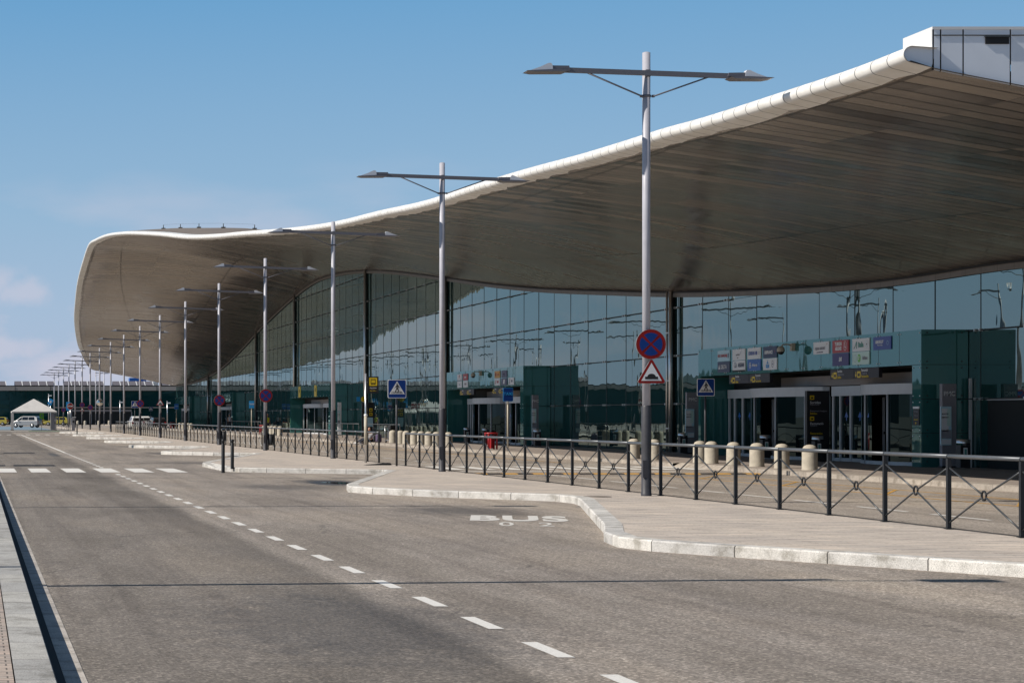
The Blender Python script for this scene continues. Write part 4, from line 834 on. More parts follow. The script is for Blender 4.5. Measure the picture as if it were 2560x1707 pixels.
# ------------------------------------------------------------------ bollards
def make_bollard():
    b = MB(); b.lathe([(.232, -.01), (.232, .03), (.226, .05), (.222, .58), (.205, .655), (.16, .72), (.09, .755), (0, .765)], (0, 0, 0), 'bollard', 20); o = b.build('stone_bollard'); return o
bo = make_bollard(); groups = [('beside the first entrance', [60.7, 62.8, 64.8, 66.8, 68.8, 69.9]), ('left of the crossing near the wide column', [74.6, 76.9]), ('before the second entrance', [107, 109.7, 111.6, 113.5, 115.3, 117.4, 119.0, 121.2]), ('before the third entrance', [166, 168.6, 170.6, 172.6, 175]), ('by the far entrances', [234, 237, 240, 243, 247]), ('at the far end of the drop-off road', [352, 358, 364, 369])]
first = True
for gname, ys_ in groups:
    for k, yv in enumerate(ys_):
        o = bo if first else bo.copy()
        if not first: COL.objects.link(o)
        first = False; X = 25.1 if yv < 300 else [18, 19.6, 22.4, 24.6][k]
        o.location = (X, yv, .14); o.rotation_euler = (0, 0, k*.7+yv)
        tag(o, 'sandstone bollard %s, %s from the camera' % (gname, ORD[k]), 'bollard', 'stone bollards along the terminal kerb')
b = MB(); b.lathe([(.055, 0), (.055, .80), (.048, .81), (.048, .83), (.056, .84), (.056, .90), (.045, .93), (0, .935)], (0, 0, 0), 'post', 14); sb_ = b.build('slim_bollard'); sb_.location = (7.72, 62.7, .02)
sb_.location.z = .0
sb_.scale = (1, 1, 1.12)
tag(sb_, 'slim black bollard on the island corner, left of the pair', 'bollard', 'slim black bollards')
for x, y, lab in ((8.12, 63.6, 'slim black bollard on the island corner, right of the pair'), (9.3, 183, 'lone slim black bollard far down the island edge')):
    o = sb_.copy(); COL.objects.link(o); o.location = (x, y, .1); o.scale = (1, 1, 1); o['label'] = lab
# ------------------------------------------------------------------ litter bins with ashtray rings
def make_bin():
    t = thing('litter_bin', '', 'litter bin', (0, 0, 0), 0, 'litter bins by the terminal')
    b = MB(); b.box((0, 0, .40), (.30, .30, .68), 'plastic'); b.box((.13, .05, .47), (.12, .22, .86), 'signdk'); b.build('body', t)
    b = MB(); b.lathe([(.19, 0), (.19, .11), (.17, .115), (.165, .05), (0, .05)], (0, 0, .80), 'steel', 18); b.build('ashtray_ring', t)
    b = MB(); b.box((0, -.155, .52), (.12, .008, .28), 'swhite'); b.box((0, -.161, .52), (.07, .006, .2), 'leafgreen'); b.build('notice', t)
    return t
bn = make_bin(); bl = [(30.05, 61.4, 'litter bin with steel ashtray ring, right of the first entrance'), (29.55, 70.8, 'litter bin with steel ashtray ring before the black direction totem'), (29.55, 75.5, 'litter bin with steel ashtray ring before the left door of the first entrance'), (29.8, 85.0, 'litter bin with steel ashtray ring left of the first entrance'), (29.5, 105.9, 'litter bin right of the second entrance'), (29.5, 116.6, 'litter bin before the right door of the second entrance'), (29.5, 121, 'litter bin before the left door of the second entrance')]
bn.location = (*bl[0][:2], .14); bn['label'] = bl[0][2]
for x, y, lab in bl[1:]: dup(bn, (x, y, .14), lab)
# waste holders strapped to lamps 4 and 5
for k in (3, 4):
    t = thing('pole_litter_basket', 'black litter basket strapped to the %s street lamp' % ORD[k], 'litter bin', (13.68+.27, LY[k]+.05, .14+.25), 0, 'litter baskets on street lamps')
    b = MB(); b.lathe([(0, 0), (.14, 0), (.15, .02), (.16, .52), (.145, .52), (.14, .03)], (0, 0, 0), 'plastic', 12); b.build('basket', t); b = MB(); b.box((-.15, 0, .4), (.08, .05, .3), 'plastic'); b.build('strap', t)
# red stands
def red_stand(x, y, label):
    t = thing('red_trolley_stand', label, 'stand', (x, y, .14), .5, 'red stands along the terminal kerb')
    b = MB(); b.lathe([(0, .74), (.30, .74), (.335, .755), (.335, .80), (.30, .815), (0, .815)], (0, 0, 0), 'redp', 18); b.build('top', t)
    for a in (20, 140, 200, 300): b = MB(); p = Vector((.27*math.cos(R(a)), .27*math.sin(R(a)), 0)); b.tube([(p.x*1.02, p.y*1.02, 0), (p.x, p.y, .75)], .045, 'redp', 8); b.build('leg', t)
    b = MB(); b.box((0, 0, .35), (.22, .22, .62), 'redp'); b.build('body', t)
red_stand(25.15, 98.3, 'red round-topped stand with legs before the second entrance'); red_stand(25.3, 258, 'tiny red round-topped stand before the fourth entrance'); red_stand(25.5, 178.5, 'red round-topped stand far off left of the fourth street lamp')
# ------------------------------------------------------------------ traffic signs
def disc_pts(r, n=28, a=0): return [(r*math.cos(2*math.pi*k/n+a), r*math.sin(2*math.pi*k/n+a)) for k in range(n)]
def flat(t, polys, name='face', y=-.02, th=.004):
    b = MB()
    for k, (pl, m) in enumerate(polys):
        b.face([(u, y-.003*k, v) for u, v in pl], m)
    return b.build(name, t)
def plate(t, pl, m='sback', y0=-.018, y1=.0): b = MB(); b.prism(pl, 'Y', y0, y1, m); return fixn(b.build('plate', t))
def rrect(w_, h_, r=.04, n=4):
    p = []
    for cx, cy, a0 in ((w_/2-r, h_/2-r, 0), (-w_/2+r, h_/2-r, 90), (-w_/2+r, -h_/2+r, 180), (w_/2-r, -h_/2+r, 270)): p += arc(cx, cy, r, a0, a0+90, n)
    return p
def nostop(x, y, z, label, r=.305, rz=0):
    t = thing('no_stopping_sign', label, 'traffic sign', (x, y-.13, z), rz, 'round no stopping signs on street lamps')
    plate(t, disc_pts(r)); polys = [(disc_pts(r*.99), 'sred')]
    b = MB(); b.face([(u, -.021, v) for u, v in disc_pts(r*.99)], 'sred')
    for a0 in (0, 90, 180, 270):
        pts = [(.06*r*math.sqrt(2)*math.cos(R(a0)), .06*r*math.sqrt(2)*math.sin(R(a0)))]+[( .77*r*math.cos(R(a0+d)), .77*r*math.sin(R(a0+d))) for d in range(-38, 39, 19)]
        b.face([(u, -.024, v) for u, v in pts], 'sblue')
    b.build('face', t)
    b = MB(); b.box((0, .02, 0), (.12, .06, .05), 'steel'); b.build('clamp', t)
def tri(s, r=.035):
    # rounded upright triangle of side s
    h = s*math.sqrt(3)/2; C = [(0, h*2/3-2*r), (-(s/2-r*1.73), -h/3+r), ((s/2-r*1.73), -h/3+r)]; p = []
    for (cx, cy), a0 in zip(C, (30, 150, 270)): p += arc(cx, cy, r, a0, a0+120, 5)
    return p
def bump_sign(x, y, z, label, s=.60, rz=0):
    t = thing('speed_bump_sign', label, 'traffic sign', (x, y-.13, z), rz, 'triangular bump signs on street lamps')
    plate(t, tri(s)); b = MB(); b.face([(u, -.021, v) for u, v in tri(s*.99)], 'sred'); k = s*.70; h = k*math.sqrt(3)/2
    b.face([(0, -.024, h*2/3), (-k/2, -.024, -h/3), (k/2, -.024, -h/3)], 'swhite')
    b.face([(u, -.027, v-h/3+.05*s) for u, v in [(-.22*s, 0), (.22*s, 0), (.22*s, .09*s), (.14*s, .09*s)]+[(.14*s*math.cos(R(a)), .09*s+.10*s*math.sin(R(a))) for a in range(20, 180, 20)]+[(-.14*s, .09*s), (-.22*s, .09*s)]], 'black')
    b.build('face', t)
    b = MB(); b.box((0, .02, 0), (.12, .06, .05), 'steel'); b.build('clamp', t)
PX = 13.68
nostop(PX+.045, LY[0], 3.22, 'red and blue no stopping disc on the nearest street lamp, above the triangle'); bump_sign(PX+.055, LY[0], 2.60, 'red bordered triangle with a black bump below the disc on the nearest street lamp')
nostop(PX, LY[3], 2.71, 'red and blue no stopping disc on the fourth street lamp', .31); nostop(PX, LY[4], 2.62, 'red and blue no stopping disc on the fifth street lamp', .31)
bump_sign(PX, LY[6], 2.70, 'bump warning triangle alone on the seventh street lamp'); nostop(PX, LY[7], 2.76, 'red and blue no stopping disc on the eighth street lamp')
nostop(PX, LY[12], 3.15, 'no stopping disc above a small triangle on the thirteenth street lamp'); bump_sign(PX, LY[12], 2.5, 'small bump triangle far off on the thirteenth street lamp'); nostop(PX, LY[11], 2.75, 'no stopping disc on the twelfth street lamp'); nostop(PX, LY[15], 2.65, 'farthest no stopping disc, on the sixteenth street lamp')
def ped_sign(x, y, z, s, label, base=.14, rz=0, pole='lampdk'):
    t = thing('pedestrian_crossing_sign', label, 'traffic sign', (x, y, 0), rz, 'blue pedestrian crossing signs')
    b = MB(); b.tube([(.0, .04, base), (0, .04, z+s*.4)], .035, pole, 10); b.build('pole', t)
    b = MB(); b.prism([(u, v+z) for u, v in rrect(s, s)], 'Y', -.018, 0, 'swhite'); fixn(b.build('plate', t))
    b = MB(); F_ = lambda pl, m, k: b.face([(u*s, -.019-.003*k, z+v*s) for u, v in pl], m)
    F_([(u/s, v/s) for u, v in rrect(s*.94, s*.94)], 'sblue', 0)
    F_([(0, .42), (-.42, -.28), (.42, -.28)], 'swhite', 1)
    for k in range(8): u = -.30+k*.078; F_([(u, -.25), (u+.036, -.25), (u+.036+(.01 if u < 0 else -.01), -.13), (u+(.02 if u < 0 else -.02), -.13)], 'black', 2)
    F_([(.035*math.cos(a), .27+.04*math.sin(a)) for a in [i*math.pi/5 for i in range(10)]], 'black', 3)
    F_([(-.02, .225), (.045, .225), (.13, .10), (.115, .04), (.085, .05), (.07, .12), (.04, .13), (.045, .04), (.09, -.08), (.12, -.22), (.08, -.22), (.045, -.10), (0, -.0), (-.05, -.12), (-.10, -.22), (-.15, -.22), (-.09, -.09), (-.04, .04), (-.045, .13), (-.10, .06), (-.14, .03), (-.13, .07), (-.075, .14)], 'black', 3)
    b.build('face', t)
ped_sign(13.72, 65.6, 2.64, .60, 'large blue pedestrian crossing sign on a dark post at the fence gap'); ped_sign(25.05, 69.2, 2.74, .60, 'blue pedestrian crossing sign left of the first entrance beside the bollards')
ped_sign(13.98, 176, 2.75, .60, 'small blue pedestrian crossing sign far along the fence'); ped_sign(26.2, 300, 2.8, .6, 'tiny blue pedestrian crossing sign at the far crossing')
def taxi_sign(x, y, z, w_, h_, label, m='sblue', tm='scyan'):
    t = thing('taxi_sign', label, 'traffic sign', (x, y, 0), 0, 'taxi rank signs on the terminal kerb')
    b = MB(); b.tube([(0, .04, .14), (0, .04, z)], .04, 'cam', 10); b.build('pole', t)
    b = MB(); b.prism([(u, v+z) for u, v in rrect(w_, h_)], 'Y', -.018, 0, 'scyan'); fixn(b.build('plate', t))
    b = MB(); b.face([(u, -.02, v+z) for u, v in rrect(w_*.94, h_*.95)], m); b.build('face', t)
    text('TAXI', .19, tm, t, (0, -.026, z+.03), (R(90), 0, 0), .98, .004)
taxi_sign(24.75, 93.7, 2.75, .46, .63, 'dark blue taxi sign on a pale post before the second entrance'); taxi_sign(24.7, 180, 2.77, .46, .66, 'bright blue taxi sign left of the fourth street lamp', 'scyan', 'swhite'); taxi_sign(24.7, 247, 2.9, .5, .66, 'farthest blue taxi sign before the fourth entrance', 'azure', 'ice')
# bus stop flag
t = thing('bus_stop_sign', 'black bus stop flag with a yellow bus pictogram on a silver pole', 'bus stop sign', (13.62, 70.3, .14), 0)
b = MB(); b.tube([(0, 0, 0), (0, 0, 3.1)], .040, 'steel', 12); b.build('pole', t); b = MB(); b.tube([(0, 0, .62), (0, 0, 1.62)], .058, 'cam', 12); b.lathe([(.058, 0), (.066, .02), (.066, .05), (.04, .07)], (0, 0, 1.62), 'swhite', 12); b.build('sleeve', t)
b = MB(); b.box((.25, 0, 2.70), (.38, .05, .58), 'plastic'); b.build('flag', t)
b = MB()
b.face([(u+.25, -.028, v+2.81) for u, v in rrect(.28, .28, .025)], 'syellow')
for (x0, x1, z0, z1) in ((-.085, -.070, -.08, .09), (.070, .085, -.08, .09), (-.085, .085, .08, .095), (-.085, .085, -.045, -.03), (-.085, .085, .055, .065), (-.085, .085, -.085, -.06), (-.06, -.03, -.10, -.07), (.03, .06, -.10, -.07)): b.face([(.25+x0, -.030, 2.81+z0), (.25+x1, -.030, 2.81+z0), (.25+x1, -.030, 2.81+z1), (.25+x0, -.030, 2.81+z1)], 'black')
b.build('pictogram', t)
text('Aparcament', .055, 'swhite', t, (.25, -.03, 2.60), (R(90), 0, 0), .85, .001); text('Parking', .045, 'tgrey', t, (.25, -.03, 2.55), (R(90), 0, 0), .9, 0); text('Aparcamiento', .045, 'syellow', t, (.25, -.03, 2.50), (R(90), 0, 0), .85, 0)
# round blue/yellow info signs near the map totem
t = thing('service_sign', 'small round yellow and blue service signs above the map totem', 'sign', (29.95, 156, 3.05), 0); b = MB(); b.box((-.3, 0, 0), (.25, .04, .36), 'scyan'); b.lathe([(0, -.02), (.22, -.02), (.22, .02), (0, .02)], (.12, 0, 0), 'syellow', 16, 'Y'); b.build('panel', t)
# stop sign, mirror, blue signs, terminals far left
t = thing('stop_sign', 'red octagonal stop sign on a grey post near the tent', 'traffic sign', (11.2, 236, 0), 0)
b = MB(); b.tube([(0, .05, .0), (0, .05, 3.0)], .045, 'steel', 8); b.build('pole', t); b = MB(); b.prism([(u, v+2.88) for u, v in disc_pts(.40, 8, math.pi/8)], 'Y', -.02, 0, 'swhite'); fixn(b.build('plate', t)); b = MB(); b.face([(u, -.022, v+2.88) for u, v in disc_pts(.37, 8, math.pi/8)], 'sred'); b.build('face', t); text('STOP', .26, 'swhite', t, (0, -.03, 2.87), (R(90), 0, 0), .95, .01)
t = thing('traffic_mirror', 'round convex mirror mounted on the eleventh street lamp', 'mirror', (PX, LY[10]-.16, 3.2), 0)
b = MB(); b.lathe([(0, -.10), (.2, -.085), (.34, -.03), (.36, 0)], (0, 0, 0), 'mirror', 20, 'Y'); b.build('mirror_face', t); b = MB(); b.lathe([(.34, -.03), (.40, -.03), (.40, .03), (0, .05)], (0, 0, 0), 'sback', 20, 'Y'); b.build('rim', t)
def blue_board(x, y, z, w_, h_, label, base=.0, tilt=0):
    t = thing('parking_sign', label, 'sign', (x, y, 0), 0, 'blue boards by the tent'); b = MB(); b.tube([(0, .05, base), (0, .05, z)], .05, 'steel', 8); b.build('pole', t)
    b = MB(); b.box((0, 0, z), (w_, .04, h_), 'scyan', ry=tilt); b.box((0, -.025, z), (w_*.4, .01, h_*.4), 'swhite', ry=tilt); b.build('panel', t)
blue_board(10.1, 268, 3.6, .55, .8, 'tilted cyan parking board right of the tent roof', tilt=.5); blue_board(11.6, 250, 2.95, .5, 1.05, 'cyan parking board behind the stop sign')
def machine(x, y, w_, h_, label):
    t = thing('ticket_machine', label, 'ticket machine', (x, y, .0), 0, 'ticket machines by the tent'); b = MB(); b.box((0, 0, h_/2), (w_, .5, h_), 'totem'); b.build('cabinet', t); b = MB(); b.box((.1, -.1, h_+.05), (w_*1.1, .7, .1), 'steel'); b.build('hood', t); b = MB(); b.box((0, -.26, h_*.7), (w_*.6, .02, .25), 'plastic'); b.build('screen', t)
machine(11.75, 240, .38, 1.55, 'grey ticket machine right of the stop sign post'); machine(10.4, 262, .42, 1.2, 'low grey ticket machine behind the tent post')
# cone-like parked bike left of machine
def bicycle(x, y, rz, label):
    t = thing('bicycle', label, 'bicycle', (x, y, .02), rz)
    for dy in (-.5, .5):
        b = MB(); b.tube([(0, dy+.33*math.cos(2*math.pi*k/20), .34+.33*math.sin(2*math.pi*k/20)) for k in range(20)], .018, 'tyre', 5, closed=True)
        for k in range(6): b.tube([(0, dy, .34), (0, dy+.32*math.cos(k*math.pi/3), .34+.32*math.sin(k*math.pi/3))], .003, 'steel', 3)
        b.build('wheel', t)
    b = MB(); P_ = [(0, -.5, .34), (0, -.12, .30), (0, -.2, .85), (0, .38, .9), (0, .5, .34)]
    for a, c in ((0, 1), (0, 2), (1, 2), (2, 3), (1, 3), (3, 4)): b.tube([P_[a], P_[c]], .017, 'cardark', 6)
    b.build('frame', t); b = MB(); b.tube([(-.25, .36, 1.02), (0, .38, 1.0), (.25, .36, 1.02)], .014, 'cardark', 6); b.tube([(0, .38, .9), (0, .38, 1.0)], .014, 'cardark', 6); b.build('handlebar', t); b = MB(); b.box((0, -.2, .9), (.13, .26, .05), 'plastic'); b.build('saddle', t)
bicycle(10.75, 238.5, .6, 'dark bicycle parked by the ticket machine near the stop sign')
# ------------------------------------------------------------------ speed bump
b = MB(); nseg = 20; wseg = 9.2/nseg
for k in range(nseg):
    x0 = 14.6+k*wseg; m_ = 'yellow' if k % 2 else 'plastic'
    b.prism([(61.0, .004), (61.12, .03), (61.42, .03), (61.55, .004)], 'X', x0, x0+wseg-.01, m_)
tag(fixn(b.build('speed_bump')), 'low rubber speed bump in black and yellow blocks across the drop-off road', 'speed bump')
# dark wedge ramp on the island by the bus stop
b = MB(); b.prism([(12.9, .142), (13.75, .142), (13.75, .20), (13.70, .215), (12.98, .155)], 'Y', 66.6, 67.0, 'post'); tag(fixn(b.build('cable_ramp')), 'thin dark wedge lying on the island paving left of the crossing sign', 'ramp')
# manhole cover
b = MB(); b.lathe([(.28, .142), (.28, .146), (0, .147)], (12.55, 40.7, 0), 'cornice', 20); tag(b.build('manhole_cover'), 'round brown manhole cover in the island paving left of the nearest lamp', 'manhole cover')
for k, (x, y) in enumerate(((11.25, 56), (11.4, 91), (11.3, 110))):
    b = MB(); b.box((x, y-2.5, .006), (.5, 1.8, .006), 'plastic')
    for j in range(8): b.box((x, y-3.3+j*.22, .012), (.44, .05, .006), 'steel')
    tag(b.build('drain_grate'), 'iron drain grate in the %s bay gutter' % ORD[k+1], 'drain grate', 'gutter grates in the bays')

# ------------------------------------------------------------------ far building
fbld = thing('glass_office_building', 'long low green glass building with rows of grey roof panels across the far end', 'building', (0, 400, 0))
def Fb(b, name, parent=None):
    o = b.build(name); o.parent = parent or fbld
    if parent is None: o.matrix_parent_inverse = Matrix.Translation((0, -400, 0))
    return o
b = MB(); y = 400; xs_ = [-300+i*3.3 for i in range(140)]
for x in xs_:
    for z0, z1 in ((.1, 3.3), (3.3, 5.0), (5.0, 6.75)): b.face([(x+.03, y+rg.uniform(-.01, .01), z0), (x+3.27, y, z0), (x+3.27, y+rg.uniform(-.01, .01), z1-.04), (x+.03, y, z1-.04)], 'glassfar')
b.face([(-300, y+.05, 0), (165, y+.05, 0), (165, y+.05, 6.7), (-300, y+.05, 6.7)], 'dark'); Fb(b, 'glass_wall')
b = MB(); b.b2(-300, 165, 399.2, 440, 6.75, 7.55, 'bandgrey')
for x in range(-300, 165, 7): b.b2(x, x+.06, 399.15, 399.2, 6.75, 7.55, 'black')
b.b2(-300, 165, 399.4, 440, 7.55, 7.75, 'dark'); Fb(b, 'roof_band')
b = MB(); b.b2(16, 60, 398.2, 400, 3.32, 3.45, 'bandgrey'); Fb(b, 'canopy')
b = MB(); b.b2(19.2, 31, 399.7, 399.95, .1, 2.6, 'dark'); b.b2(19.1, 31.1, 399.6, 399.7, 2.6, 3.0, 'totem')
for x in (19.1, 23, 27, 31): b.b2(x, x+.2, 399.6, 399.7, .1, 2.6, 'totem')
Fb(b, 'entrance')
for k in range(76):
    x = -60+k*1.62
    if k % 6 == 5: continue
    b = MB(); b.face([(x+.05, 400.5, 7.8), (x+1.42, 400.5, 7.8), (x+1.25, 401.2, 8.62), (x-.1, 401.2, 8.62)], 'panelgrey'); b.face([(x+1.42, 400.5, 7.78), (x+1.62, 400.5, 7.78), (x+1.45, 401.2, 8.62), (x+1.25, 401.2, 8.62)], 'swhite'); b.face([(x-.1, 401.25, 8.62), (x+1.45, 401.25, 8.62), (x+1.45, 401.6, 7.7), (x-.1, 401.6, 7.7)], 'panelgrey'); Fb(b, 'roof_panel')
for x0, x1 in ((34.4, 36.6), (30.9, 34.2)):
    b = MB(); b.b2(x0, x1, 402, 405, 7.75, 9.3 if x0 < 32 else 8.5, 'azure' if x0 < 32 else 'roofcap'); Fb(b, 'roof_unit')
# ------------------------------------------------------------------ tent
t = thing('gazebo_tent', 'white pitched gazebo tent at the end of the left lane', 'tent', (7.3, 249, 0))
b = MB(); w2 = 2.75; d2 = 3.2
A = [(-w2, -d2, 2.3), (w2, -d2, 2.3), (w2, d2, 2.3), (-w2, d2, 2.3)]; pk0 = (0, -d2*.25, 3.85); pk1 = (0, d2*.25, 3.85)
b.face([A[0], A[1], pk0], 'tent'); b.face([A[1], A[2], pk1, pk0], 'tent'); b.face([A[2], A[3], pk1], 'tent'); b.face([A[3], A[0], pk0, pk1], 'tent')
for i in range(4):
    a_, c_ = A[i], A[(i+1) % 4]; b.face([a_, c_, (c_[0], c_[1], 2.14), (a_[0], a_[1], 2.14)], 'tent')
b.build('roof', t)
for (x, y) in ((-w2+.12, -d2+.1), (w2-.12, -d2+.1), (w2-.12, d2-.1), (-w2+.12, d2-.1)):
    b = MB(); b.box((x, y, 1.07), (.10 if x > 0 else .22, .1, 2.14), 'tent' if x < 0 else 'bulk'); b.box((x, y, .03), (.3, .3, .06), 'plastic'); b.build('leg', t)
b = MB(); b.box((w2-.5, -d2+.3, 1.07), (.45, .06, 2.0), 'totem'); b.build('side_curtain', t)
t = thing('green_notice_board', 'bright green notice under the gazebo tent roof', 'sign', (8.35, 251, 0)); b = MB(); b.box((0, 0, 1.75), (.52, .05, .72), 'sgreen'); b.box((0, -.03, 1.8), (.2, .01, .3), 'leafgreen'); b.build('panel', t); b = MB(); b.tube([(0, .05, 0), (0, .05, 1.7)], .03, 'steel', 6); b.build('pole', t)
sheet('green_parking_strip', 6.2, 9.8, 230, 235, .004, 'pgreen'); sheet('blue_parking_bay', 3.0, 9.8, 252, 330, .004, 'pblue')
sheet('forecourt', -30, 12.2, 221, 226, -.004, 'slot')
# ------------------------------------------------------------------ cars
def make_car(name, label, body, loc, rz, kind='hatch', sc=1.0):
    t = thing(name, label, 'car', loc, rz, 'parked cars far down the road'); t.scale = (sc, sc, sc)
    if kind == 'van': low = [(-2.15, .35), (2.2, .3), (2.28, .55), (2.2, .78), (1.55, .98), (.95, 1.08), (-2.2, 1.1), (-2.25, .6)]; cab = [(1.5, 1.0), (.55, 1.62), (.1, 1.70), (-1.7, 1.70), (-2.05, 1.55), (-2.2, 1.05)]
    else: low = [(-2.05, .35), (2.1, .3), (2.2, .5), (2.1, .75), (1.0, .95), (-2.1, 1.0), (-2.15, .6)]; cab = [(1.1, .95), (.35, 1.42), (-.1, 1.52), (-1.5, 1.55), (-1.95, 1.4), (-2.1, .98)]
    W = .90; b = MB()
    def loft(pl, wlo, whi, zlo, zhi, m):
        P2 = []
        for s in (-1, 1):
            P2.append([(x, s*(wlo+(whi-wlo)*min(1, max(0, (z-zlo)/(zhi-zlo)))), z) for x, z in pl])
        b.face(P2[0], m); b.face(P2[1][::-1], m)
        for i in range(len(pl)): j = (i+1) % len(pl); b.face([P2[0][i], P2[1][i], P2[1][j], P2[0][j]], m)
    loft(low, W, W*.97, .3, 1.1, body); loft(cab, W*.95, W*.74, 1.0, 1.7, body); bd = fixn(b.build('body', t)); mod = bd.modifiers.new('b', 'BEVEL'); mod.width = .05; mod.segments = 2
    b = MB(); top_ = max(z for x, z in cab); zl, zh = 1.02, top_-.1
    def side(x0, x1, x2, x3, s):
        f_ = lambda z: s*(W*.95+(W*.74-W*.95)*(z-1.0)/.7+.012)
        b.face([(x0, f_(zl+.04), zl+.04), (x1, f_(zl+.04), zl+.04), (x2, f_(zh), zh), (x3, f_(zh), zh)], 'carglass')
    for s in (-1, 1): side(1.2 if kind == 'van' else .85, .42, .42, .48 if kind == 'van' else .3, s); side(.34, -.62, -.62, .34, s); side(-.7, -1.75, -1.6, -.7, s)
    (xa, za), (xb, zb) = cab[0], cab[1]; k_ = .02
    b.face([(xa+.0, -W*.80, za+.06), (xa, W*.80, za+.06), (xb+.03, W*.66, zb-.02), (xb+.03, -W*.66, zb-.02)], 'carglass')
    (xa, za), (xb, zb) = cab[-1], cab[-2]; b.face([(xa-.02, -W*.78, za+.08), (xa-.02, W*.78, za+.08), (xb-.03, W*.66, zb-.06), (xb-.03, -W*.66, zb-.06)], 'carglass'); b.build('windows', t)
    for x in (1.35, -1.35):
        for s in (-1, 1):
            b = MB(); b.lathe([(.20, -.1), (.31, -.1), (.33, -.07), (.33, .07), (.31, .1), (.20, .1)], (0, 0, 0), 'tyre', 18, 'Y'); wo_ = b.build('wheel', t, (x, s*.84, .33)); b = MB(); b.lathe([(0, s*.105), (.07, s*.10), (.20, s*.085), (.21, s*.06)], (0, 0, 0), 'alloy', 10, 'Y'); b.build('rim', wo_)
    for s in (-1, 1):
        b = MB(); b.box((2.13, s*.62, .68), (.1, .32, .14), 'headl'); b.build('headlight', t); b = MB(); b.box((-2.2, s*.72, .88), (.08, .18, .26), 'tail'); b.build('tail_lamp', t); b = MB(); b.box((.85, s*1.0, 1.05), (.12, .16, .12), body); b.build('wing_mirror', t)
    b = MB(); b.box((-2.24, 0, .62), (.02, .5, .12), 'swhite'); b.build('number_plate', t)
    return t
make_car('parked_minivan', 'silver minivan parked under the white gazebo tent', 'silver', (7.75, 300, 0), R(180-28), 'van')
make_car('taxi_car', 'yellow taxi far left behind the silver minivan', 'taxi', (3.9, 362, 0), R(168)); make_car('taxi_car', 'yellow-green taxi far off right of the tent', 'taxi', (14.6, 360, 0), R(170))
make_car('taxi_car', 'yellow taxi half hidden behind the right tent leg', 'taxi', (11.7, 374, 0), R(15))
make_car('parked_suv', 'white car seen from behind beyond the far fence, left of two', 'carwhite', (21.0, 262, 0), R(92), 'van'); make_car('parked_suv', 'white car seen from behind beyond the far fence, right of two', 'carwhite', (24.0, 283, 0), R(92), 'van')
make_car('parked_car', 'dark car before the fourth entrance at the far kerb', 'cardark', (23.1, 256, 0), R(95))
# far posts with cameras and lights before the glass building
for k, (x, y, h) in enumerate(((13.6, 370, 5.8), (26.8, 372, 4.6), (31.5, 330, 4.2), (33.3, 330, 4.2))):
    t = thing('camera_post', '%s slim grey post with a small white head before the far glass building' % ('leftmost', 'second', 'third', 'rightmost')[k], 'post', (x, y, 0), 0, 'slim posts before the far building')
    b = MB(); b.tube([(0, 0, 0), (0, 0, h)], .07, 'steel', 8); b.build('pole', t); b = MB(); b.box((.3, 0, h-.35), (.5, .2, .2), 'swhite'); b.build('head', t)
# ------------------------------------------------------------------ shelter on the left pavement (throws its shade over the lane)
for k, yv in enumerate((71.6, 96.0)):
    t = thing('bus_shelter', 'glass and steel shelter on the left pavement, %s of two' % ('nearer', 'farther')[k], 'bus shelter', (-1.15, yv, .2), 0, 'shelters on the left pavement')
    b = MB(); b.box((0, 0, 2.62), (1.4, 1.7, .08), 'lampdk'); b.build('roof', t)
    for x, y in ((-.6, -.8), (-.6, .8), (.5, -.8), (.5, .8)): b = MB(); b.box((x, y, 1.3), (.07, .07, 2.6), 'lampdk'); b.build('post', t)
    b = MB(); b.box((-.62, 0, 1.3), (.02, 1.5, 1.9), 'carglass'); b.build('back_panel', t); b = MB(); b.box((-.35, 0, .45), (.35, 1.3, .05), 'steel'); b.build('bench', t)
# ------------------------------------------------------------------ hills mirrored in the glass
b = MB(); rh = random.Random(5); prev = None; hs = []
for k in range(161):
    a = -48+k*.5; hh = 38+16*math.sin(k*.13+1)+9*math.sin(k*.37)+4*math.sin(k*.9)+rh.uniform(-2.5, 2.5); hs.append((a, max(12, hh*(1 if a < -8 else max(.12, .5+(-a)/16)))))
for (a0, h0), (a1, h1) in zip(hs, hs[1:]):
    p0 = (2600*math.sin(R(a0)), 2600*math.cos(R(a0))); p1 = (2600*math.sin(R(a1)), 2600*math.cos(R(a1))); q0 = (3600*math.sin(R(a0)), 3600*math.cos(R(a0))); q1 = (3600*math.sin(R(a1)), 3600*math.cos(R(a1))); r0 = (3000*math.sin(R(a0)), 3000*math.cos(R(a0))); r1 = (3000*math.sin(R(a1)), 3000*math.cos(R(a1)))
    b.face([(*p0, -.1), (*p1, -.1), (*r1, h1*1.12), (*r0, h0*1.12)], 'hill', True); b.face([(*r0, h0*1.12), (*r1, h1*1.12), (*q1, -.1), (*q0, -.1)], 'hill', True)
struct(fixn(b.build('hills')))
